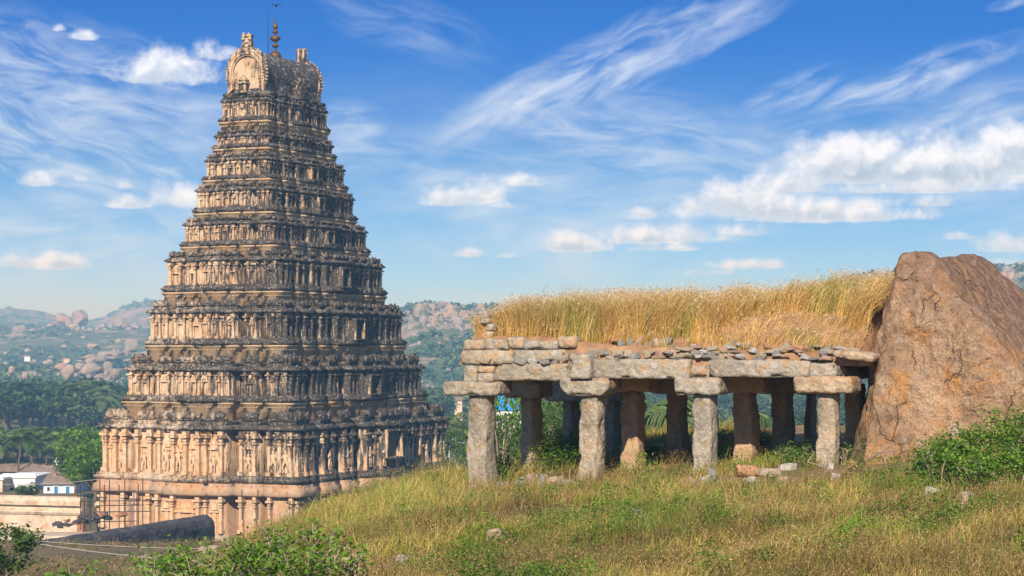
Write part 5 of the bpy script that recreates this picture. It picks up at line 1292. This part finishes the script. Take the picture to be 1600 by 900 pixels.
# houses
M['white'] = flat('whitewash', (.70, .71, .73), .9, 0, .12, 1.2); M['paleblue'] = flat('pale_blue_wall', (.55, .66, .74), .9, 0, .12, 1.2); M['bluedoor'] = flat('blue_paint', (.03, .18, .42), .6)
M['tileroof'] = flat('old_roof', (.26, .19, .15), .95, 0, .4, 2); M['darkwin'] = flat('window_dark', (.03, .03, .035), .4); M['bluesheet'] = flat('blue_roof_sheet', (.03, .28, .62), .6, 0, .1, 1)
def house(px0, px1, y0, d, dep, wallm, roofm, wins, label, slope=0, zb=None, bevel=0):
    x0, _, zt = at(px0, y0, d); x1 = at(px1, y0, d)[0]; zb = gz((x0 + x1) / 2, d) if zb is None else zb; e = empty('house', ((x0 + x1) / 2, d, zb)); tag(e, label, 'house')
    h = zt - zb; w = x1 - x0; m = MB(); m.box((0, dep / 2, h / 2 - .5), (w, dep, h + 1)); m.build('wall', M[wallm], e)
    m = MB()
    if slope: m.add([(-w / 2 - .3, -.4, h + .02), (w / 2 + .3, -.4, h + .02), (w / 2 + .3, dep + .4, h + .02), (-w / 2 - .3, dep + .4, h + .02), (-w / 2 - .3, dep / 2, h + slope), (w / 2 + .3, dep / 2, h + slope)], [(3, 2, 1, 0), (0, 1, 5, 4), (2, 3, 4, 5), (1, 2, 5), (3, 0, 4)])
    else: m.box((0, dep / 2, h + .12), (w + .35, dep + .35, .24)); m.box((0, -.02, h + .42), (w + .1, .16, .38))
    m.build('roof', M[roofm], e)
    for px, wy0, wy1, wpx, mt in wins:
        cx_ = (px - 800) / F * d - (x0 + x1) / 2; z1 = (HOR - wy0) / F * d - zb; z0 = (HOR - wy1) / F * d - zb; ww = wpx / F * d
        o = MB(); o.box((cx_, .02, (z0 + z1) / 2), (ww, .12, z1 - z0)); f_ = o.build('door' if mt == 'bluedoor' else 'window', M[mt], e)
        fr = MB()
        for sx_ in (-1, 1): fr.box((cx_ + sx_ * (ww / 2 + .05), -.03, (z0 + z1) / 2), (.1, .16, z1 - z0 + .2))
        fr.box((cx_, -.03, z1 + .05), (ww, .16, .1)); fr.build('frame', M['white'], f_)
    return e
house(5, 55, 747, 262, 9, 'white', 'white', [(18, 762, 769, 7, 'darkwin'), (28, 763, 770, 4, 'darkwin')], 'white flat roofed house behind the boundary wall with dark window')
house(68, 118, 757, 255, 8, 'paleblue', 'tileroof', [(88, 760, 771, 6, 'bluedoor'), (106, 760, 771, 6, 'bluedoor'), (76, 761, 767, 4, 'darkwin')], 'pale blue low house with two blue doors', 1.2)
house(88, 106, 722, 292, 5, 'white', 'white', [], 'narrow white block house standing above the roofs below the big tree')
house(-40, 60, 737, 300, 8, 'oldwall', 'tileroof', [(30, 741, 746, 5, 'darkwin')], 'long low house with old brown roof behind the white house', 1.0)
house(52, 92, 740, 285, 7, 'white', 'tileroof', [], 'grey roofed house between the two white houses', 1.0)
house(-70, 4, 750, 258, 8, 'oldwall', 'white', [], 'plastered house cut by the left edge of the view')
house(700, 742, 688, 290, 8, 'paleblue', 'white', [(708, 694, 706, 5, 'darkwin'), (719, 696, 706, 4, 'darkwin'), (733, 694, 706, 4, 'darkwin')], 'pale blue house seen between the tower and the first pillar')
house(776, 815, 641, 330, 9, 'white', 'bluesheet', [(783, 652, 662, 5, 'darkwin'), (803, 652, 664, 5, 'darkwin'), (792, 652, 662, 3, 'darkwin')], 'tall white house with bright blue roof seen through the first gap', 2.3)
house(655, 700, 704, 300, 8, 'white', 'tileroof', [], 'low white house right behind the tower side', .8)
house(1262, 1290, 668, 420, 8, 'white', 'white', [(1274, 676, 684, 3, 'darkwin')], 'small white house seen beside the last pillar')
house(172, 192, 634, 560, 6, 'oldwall', 'tileroof', [], 'small brown hut among the dark trees left of the tower', 1)
house(38, 47, 557, 1180, 6, 'white', 'tileroof', [], 'tiny white house far out on the green slope', 0, (HOR - 562) / F * 1180)
house(99, 109, 561, 1240, 7, 'oldwall', 'tileroof', [], 'tiny pale house far off beside the orange rocks', 0, (HOR - 565) / F * 1240)
house(710, 722, 626, 560, 6, 'oldwall', 'tileroof', [], 'small brown house under the boulder hill', 1)
# wires across the lower left
def cable(a, b, sag, label, r=.012):
    a, b = Vector(a), Vector(b); mb = MB(); mb.tube([a.lerp(b, k / 24) - Vector((0, 0, sag * 4 * (k / 24) * (1 - k / 24))) for k in range(25)], r, 4); tag(mb.build('power_cable', M['cable']), label, 'cable')
M['cable'] = flat('pale_cable', (.45, .43, .42), .6)
cable(at(-60, 826, 95), at(620, 884, 62), .5, 'lower pale cable crossing before the rounded wall', .018)
cable(at(-60, 833, 100), at(660, 852, 70), .4, 'upper pale cable crossing before the rounded wall', .014)
cable(at(-60, 752, 230), at(175, 746, 190), .5, 'thin cable running in front of the houses to the scaffold', .03)
# bird over the finial
bd = MB(); bp = at(431.5, 9, 190); bd.lathe((0, 0, -.22), [(.01, 0), (.06, .06), (.10, .18), (.09, .30), (.05, .36), (.06, .42), (.01, .48)], 7)
bd.add([(-.05, 0, .05), (-.42, .05, .16), (-.5, .1, .02), (-.05, .08, -.06)], [(0, 1, 2, 3), (3, 2, 1, 0)]); bd.add([(.05, 0, .05), (.42, .05, .16), (.5, .1, .02), (.05, .08, -.06)], [(0, 1, 2, 3), (3, 2, 1, 0)])
o = bd.build('bird', M['iron'], None, False, bp); o.rotation_euler = (.9, 0, .4); tag(o, 'small dark bird flying just above the copper finial', 'bird')

# ------------------------------------------------------------------ trees
TP = [tree_proto('broad_tree', 900 + i, h, r, nl, lf, M['leaf_tree'], lb, tr, fl) for i, (h, r, nl, lf, lb, tr, fl) in enumerate([(11, 5.2, 5200, .26, 12, .28, .8), (9, 4.0, 4200, .24, 10, .3, .85), (13, 4.6, 5200, .26, 12, .3, 1.0)])]
FP = [tree_proto('distant_tree', 920 + i, h, r, nl, lf, M['leaf_far'], lb, tr, fl) for i, (h, r, nl, lf, lb, tr, fl) in enumerate([(11, 5.4, 1900, .42, 10, .22, .85), (8, 4.6, 1500, .42, 8, .2, .8), (14, 5.0, 2000, .42, 11, .25, 1.1), (6, 4.2, 1200, .40, 7, .15, .7)])]
PP = [palm_proto('coconut_palm', 940 + i, h, L, 20) for i, (h, L) in enumerate([(9, 3.6), (11, 3.8), (7, 3.4)])]
used = set()
def plant(proto, px, d, ytop, label, group, rz=0, hp=None, z=None, sx=1.0):
    """put a copy of a tree at distance d so that its crown ends at photograph row ytop"""
    e = proto if proto.name not in used else copy_tree(proto); used.add(proto.name)
    x = (px - 800) / F * d; z0 = gz(x, d) if z is None else z; top = (HOR - ytop) / F * d
    H0 = hp; k = (top - z0) / H0; e.location = (x, d, z0 - .2); e.scale = (k * sx, k * sx, k); e.rotation_euler = (0, 0, rz); e['label'] = label; e['category'] = 'palm' if 'palm' in e.name else 'tree'; e['group'] = group
    return e
TH_ = [10.2, 8.4, 12.3]; FH_ = [10.2, 7.4, 13.2, 5.5]; PH_ = [10.2, 12.2, 8.2]
rs = random.Random(31)
NP = [tree_proto('leafy_tree', 960 + i, h, r, 11000, .085, M['leaf_tree'] if i < 2 else M['leaf_bright'], 13, .25, fl) for i, (h, r, fl) in enumerate([(7, 3.2, .9), (8, 3.0, 1.0), (6, 3.0, .8)])]
NH_ = [6.5, 7.4, 5.6]
LP = [palm_proto('coconut_palm', 950 + i, h, 3.7, 22) for i, h in enumerate([5.6, 6.6, 4.8])]
LH_ = [6.6, 7.7, 5.8]
# around the houses on the left
GT = tree_proto('green_tree', 977, 11, 5.2, 6500, .22, M['leaf_bright'], 14, .25, .85)
plant(GT, 148, 232, 670, 'big bright green tree rising beside the left edge of the tower', 'trees around the white houses', .4, TH_[0])
plant(TP[2], 118, 244, 688, 'rounded green tree left of the big bright tree', 'trees around the white houses', 1.4, TH_[2], sx=1.1)
plant(TP[1], 42, 238, 752, 'small dark tree growing between the white houses', 'trees around the white houses', 2, TH_[1], z=-18.6)
for px, d, y, k, lab in ((10, 310, 672, 0, 'palm at the left edge above the brown roof'), (28, 300, 668, 1, 'tall palm with drooping fronds above the white house'), (62, 305, 674, 2, 'palm in the middle above the grey roofed house'), (72, 318, 664, 0, 'palm with spread fronds before the dark trees'), (88, 312, 680, 2, 'low palm behind the narrow white block house'), (47, 330, 666, 1, 'thin palm half hidden between two other palms'), (-8, 305, 682, 2, 'palm cut by the left edge of the view')):
    plant(LP[k], px, d, y, lab, 'palms above the white houses', rs.uniform(0, 6), LH_[k], sx=1.1)
for i in range(16):
    px = -20 + i * 11.5 + rs.uniform(-4, 4); d = rs.uniform(318, 350); k = rs.randrange(3)
    plant(TP[k], px, d, rs.uniform(661, 680), 'dark green tree in the row behind the palms', 'row of trees behind the palms', rs.uniform(0, 6), TH_[k], sx=rs.uniform(1.1, 1.5))
# blue-green wood beyond
for i in range(46):
    px = rs.uniform(-30, 215); d = rs.uniform(470, 640); k = rs.randrange(3); prof_ = float(np.interp(px, [-30, 30, 75, 110, 150, 215], [605, 598, 585, 590, 604, 606]))
    plant(FP[k], px, d, prof_ + rs.uniform(-2, 28), 'blue green tree of the hazy wood left of the tower', 'trees of the hazy wood left of the tower', rs.uniform(0, 6), FH_[k], sx=rs.uniform(1.1, 1.6))
for i in range(14):
    px = rs.uniform(110, 205); d = rs.uniform(480, 560); k = rs.randrange(3)
    plant(PP[k], px, d, rs.uniform(592, 618), 'distant palm before the orange outcrops left of the tower', 'distant palms left of the tower', rs.uniform(0, 6), PH_[k], sx=1.3)
# right of the tower and behind the pavilion
for i in range(95):
    px = rs.uniform(630, 1360); d = rs.uniform(330, 760); k = rs.randrange(4)
    y = float(np.interp(d, [330, 500, 760], [648, 616, 575])) + rs.uniform(-8, 16)
    if 765 < px < 822 and d < 420: continue
    plant(FP[k], px, d, y, 'green tree in the hazy valley behind the pavilion', 'trees of the valley behind the pavilion', rs.uniform(0, 6), FH_[k], sx=rs.uniform(1.0, 1.5))
for i, (px, d, y, k, lab) in enumerate([(702, 250, 642, 0, 'dark palm in the gap between tower and pavilion'), (690, 235, 665, 2, 'low palm close by the right side of the tower'), (1018, 95, 592, 0, 'palm with shining fronds seen behind the second gap'), (1040, 120, 640, 1, 'dark palm low behind the second gap'), (1132, 105, 628, 2, 'palm behind the third pillar'), (1190, 130, 668, 0, 'low palm seen between the third and last pillars'), (1118, 150, 650, 1, 'dark palm deep behind the third pillar'), (995, 140, 650, 0, 'dark palm left of the shining palm')]):
    plant(PP[k], px, d, y, lab, 'palms behind the pavilion', rs.uniform(0, 6), PH_[k], sx=.9)
for i, (px, d, y, k, sx) in enumerate([(862, 92, 616, 0, .8), (835, 100, 640, 1, .8), (880, 110, 610, 2, .8), (795, 105, 668, 1, .7), (770, 150, 660, 0, .8), (960, 105, 640, 1, .8), (1060, 130, 660, 2, .8), (1010, 135, 668, 0, .9), (1160, 135, 672, 1, 1.), (1195, 150, 680, 0, 1.1), (1235, 150, 676, 1, 1.1), (1262, 160, 680, 0, 1.), (1300, 150, 690, 1, 1.), (905, 140, 640, 1, .9), (725, 175, 672, 1, .8), (1340, 160, 682, 0, 1.), (1110, 160, 690, 0, 1.), (1265, 190, 672, 2, 1.), (1210, 180, 676, 1, 1.2), (930, 150, 655, 0, 1.)]):
    plant(NP[k], px, d, y, 'leafy tree standing just behind the pavilion slope', 'trees just behind the pavilion', rs.uniform(0, 6), NH_[k], sx=sx * (.75 if d > 100 else .6))
# scattered scrub over the far land: one mass
def build_scrub():
    rg_ = np.random.RandomState(15); n = 8200; s_ = rg_.uniform(-.30, .30, n); d = 620 * (3300 / 620) ** rg_.uniform(0, 1, n); x = s_ * d; y = d
    k = (f2(x, y, 110, 4, 91) > .43) & ((s_ < -.15) | (s_ > -.07) & (d < 1450)); x, y, d = x[k], y[k], d[k]; z = ground(x, y)
    m_ = 34; r = rg_.uniform(1.6, 4.6, len(x)) * (1 + d / 4000); D = rg_.normal(size=(len(x), m_, 3)); D /= np.linalg.norm(D, axis=2)[..., None]; D[..., 2] = np.abs(D[..., 2]) * .8
    C_ = np.stack([x, y, z], -1)[:, None, :] + D * r[:, None, None] * rg_.uniform(.6, 1, (len(x), m_, 1)); Nn = D.reshape(-1, 3)
    V, Q = leaf_cards(C_.reshape(-1, 3), np.repeat(r * .34, m_), rg_, .2, Nn); T_ = np.repeat(np.clip(rg_.normal(.5, .2, len(x)), 0, 1), m_)
    o = np_mesh('scrub', V, [Q], M['leaf_far'], np.repeat(np.stack([T_] * 3, -1), 4, 0)); tag(o, 'dark green scrub dotting the far hills and plain', 'scrub', kind='stuff')
build_scrub()
# ------------------------------------------------------------------ distant boulders
BS = []
for k in range(8):
    V, Fc = cut_stone(700 + k, 4, (1, .95, .95), .2, 9, .08) if k % 3 == 0 else rock_shape(700 + k, 4, 9, (1, .95, .95), .22, soft=36, fine=.08); BS.append(np_mesh('distant_boulder', V, [Fc], M['far_rock']).data)
for o in [o for o in COL.objects if o.name.startswith('distant_boulder')]: bpy.data.objects.remove(o)
def far_boulder(px, y, d, w, h, label, group, k=None):
    x, _, z = at(px, y, d); m_ = d / F; o = link('distant_boulder', BS[rs.randrange(8) if k is None else k], None, (x, d, z)); o.scale = (w * m_ * .40, w * m_ * .42, h * m_ * .52); o.rotation_euler = (rs.uniform(-.2, .2), rs.uniform(-.2, .2), rs.uniform(0, 6.3))
    tag(o, label, 'boulder', group)
LO = 'outcrops left of the tower'
for px, y, d, w, h, lab in [(98, 503, 1900, 28, 22, 'round orange outcrop on the left skyline, second from the tall one'), (125, 498, 1850, 30, 28, 'tallest orange outcrop on the left skyline'), (114, 510, 1840, 20, 14, 'low rock between the two skyline outcrops'), (80, 511, 1880, 16, 12, 'small rock left of the skyline outcrops'), (33, 516, 1800, 26, 14, 'orange rock low on the left skyline'), (12, 520, 1800, 14, 9, 'small rock at the far left of the skyline'), (190, 506, 1900, 30, 18, 'dark outcrop on the skyline close to the tower'), (162, 511, 1880, 14, 9, 'small pink rock between the skyline outcrops'),
        (205, 540, 1150, 34, 26, 'grey standing rock close to the tower edge'), (172, 556, 1120, 60, 18, 'broad pale orange dome rock left of the tower'), (150, 563, 1110, 40, 12, 'low orange slab at the foot of the dome rock'), (140, 580, 900, 40, 22, 'long orange outcrop above the dark wood'), (108, 582, 890, 26, 22, 'orange rock left of the long outcrop'), (122, 574, 900, 24, 12, 'flat orange rock topping the outcrops above the wood'), (170, 578, 880, 20, 24, 'pointed orange rock right of the long outcrop'), (182, 584, 870, 16, 16, 'small orange rock beside the pointed one'), (95, 573, 950, 24, 12, 'pale orange rock at the left end of the outcrops'), (38, 586, 900, 14, 14, 'pointed brown rock above the left wood'), (18, 578, 930, 14, 14, 'rounded brown rock above the left wood'), (55, 584, 920, 10, 8, 'little brown rock above the left wood'), (145, 541, 1300, 22, 8, 'pale boulder cluster on the middle slope'), (100, 541, 1320, 10, 6, 'small pale boulder on the middle slope'), (167, 593, 860, 18, 10, 'small orange rock nearest the dark wood')]:
    far_boulder(px, y, d, w, h, lab, LO)
    for _ in range(5):
        q_ = rs.uniform(.2, .5); far_boulder(px + rs.uniform(-.8, .8) * w, y + h * rs.uniform(.1, .6), d + rs.uniform(-15, 5), w * q_, max(3, h * q_ * rs.uniform(.8, 1.4)), 'smaller broken rock among the outcrops left of the tower', 'broken rocks among the outcrops left of the tower')
def hillside():
    rg_ = np.random.RandomState(23); n = 15000; s_ = rg_.uniform(-.075, .30, n); d = rg_.uniform(760, 1420, n) ; x = s_ * d; y = d; z = ground(x, y)
    g = f2(x, y, 60, 4, 95); up = sst(-8, 26, z); k = (rg_.uniform(0, 1, n) < .12 + .9 * up * sst(.38, .58, g)) ; x, y, z, d, up = x[k], y[k], z[k], d[k], up[k]
    r = (.7 + 2.2 * rg_.uniform(0, 1, len(x)) ** 4) * (.6 + .7 * up)
    order = np.argsort(-(r / d)); px = 800 + F * x / y; vis = ((px < 770) & (px > 600)) | (px > 1560)
    first = [i for i in order if vis[i]][:230]; fs = set(first)
    for i in first:
        o = link('distant_boulder', BS[rg_.randint(8)], None, (x[i], y[i], z[i] + r[i] * .2)); o.scale = (r[i], r[i] * .9, r[i] * rg_.uniform(.8, 1.4)); o.rotation_euler = (rg_.uniform(-.3, .3), rg_.uniform(-.3, .3), rg_.uniform(0, 6))
        tag(o, 'hazy pink granite boulder on the rocky hill right of the tower', 'boulder', 'boulders on the rocky hill')
    Vs, Fs, n0 = [], [], 0
    for i in range(len(x)):
        if i in fs: continue
        V, Fc = cut_stone(int(i) % 40 + 1, 2, (r[i], r[i] * .9, r[i] * 1.05), .08); Vs.append(V + np.array([x[i], y[i], z[i] + r[i] * .15])); Fs.append(Fc + n0); n0 += len(V)
    # left plain rubble, thicker round the outcrops
    n = 620; s_ = rg_.uniform(-.29, -.17, n); d = rg_.uniform(850, 2300, n); d[300:] = rg_.choice([870, 1140, 1880, 1880], 320) + rg_.normal(0, 30, 320); xx = s_ * d; zz = ground(xx, d); rr = rg_.uniform(.8, 3.4, n)
    for i in range(n):
        if f2(np.array([xx[i]]), np.array([d[i]]), 90, 3, 97)[0] < .5: continue
        V, Fc = cut_stone(int(i) % 40 + 1, 2, (rr[i], rr[i] * .9, rr[i]), .08); Vs.append(V + np.array([xx[i], d[i], zz[i]])); Fs.append(Fc + n0); n0 += len(V)
    o = np_mesh('boulder_field', np.concatenate(Vs), [np.concatenate(Fs)], M['far_rock']); tag(o, 'countless small granite boulders strewn over the hazy hills', 'boulders', kind='stuff')
hillside()

def build_dry_scrub():
    rg_ = np.random.RandomState(44); n = 5200; d = 45 + 112 * rg_.uniform(0, 1, n) ** .5; x = rg_.uniform(-.28, -.085, n) * d; k = f2(x, d, 8, 3, 99) > .40; x, d = x[k], d[k]
    r = rg_.uniform(.25, .8, len(x)); m_ = 46; z = ground(x, d); k = z < -4.2; x, d, r, z = x[k], d[k], r[k], z[k]
    D = rg_.normal(size=(len(x), m_, 3)); D /= np.linalg.norm(D, axis=2)[..., None]; D[..., 2] = np.abs(D[..., 2])
    C_ = np.stack([x, d, z], -1)[:, None, :] + D * r[:, None, None] * rg_.uniform(.2, 1, (len(x), m_, 1)) * np.array([1, 1, .9]); C_ = C_.reshape(-1, 3)
    V, Q = leaf_cards(C_, rg_.uniform(.03, .09, len(C_)), rg_, .3, None, .3)
    pal = np.array([(.26, .17, .10), (.36, .26, .13), (.16, .17, .05), (.10, .14, .03)]); T_ = np.repeat(pal[rg_.choice(4, len(x), p=[.4, .3, .2, .1])], m_, 0) * rg_.uniform(.6, 1.4, (len(C_), 1))
    o = np_mesh('dry_scrub', V, [Q], M['grass'], np.repeat(T_, 4, 0)); tag(o, 'dry brown scrub on the lower slope before the rounded wall', 'scrub', kind='stuff')
build_dry_scrub()

def build_dry_weeds():
    """brown fuzzy seed-bearing weeds between the grasses"""
    rg_ = np.random.RandomState(51); n = 1500; d = rg_.uniform(20, 50, n); x = rg_.uniform(-.20, .28, n) * d; k = (f2(x, d, 3.2, 3, 66) > .47) & ~((x > 7.2) & (d > 41)); x, d = x[k], d[k]; m_ = 120
    r = rg_.uniform(.12, .34, len(x)); h = rg_.uniform(.22, .55, len(x)); D = rg_.normal(0, .5, (len(x), m_, 2)); u_ = rg_.uniform(.1, 1, (len(x), m_)) ** .7
    X = x[:, None] + D[..., 0] * r[:, None] * (.4 + u_); Y = d[:, None] + D[..., 1] * r[:, None] * (.4 + u_); Z = ground(X, Y) + h[:, None] * u_ * (1 - .12 * (D ** 2).sum(-1)); C_ = np.stack([X, Y, Z], -1).reshape(-1, 3)
    V, Q = leaf_cards(C_, rg_.uniform(.008, .022, len(C_)), rg_, .3, None, .35)
    pal = np.array([(.25, .145, .075), (.34, .23, .11), (.44, .33, .13), (.22, .23, .05), (.15, .09, .055)]); T_ = np.repeat(pal[rg_.choice(5, len(x), p=[.3, .25, .15, .15, .15])], m_, 0) * rg_.uniform(.6, 1.4, (len(C_), 1))
    o = np_mesh('dry_weeds', V, [Q], M['grass'], np.repeat(T_, 4, 0)); tag(o, 'brown fuzzy dry weeds standing among the field grass', 'weeds', kind='stuff')
build_dry_weeds()
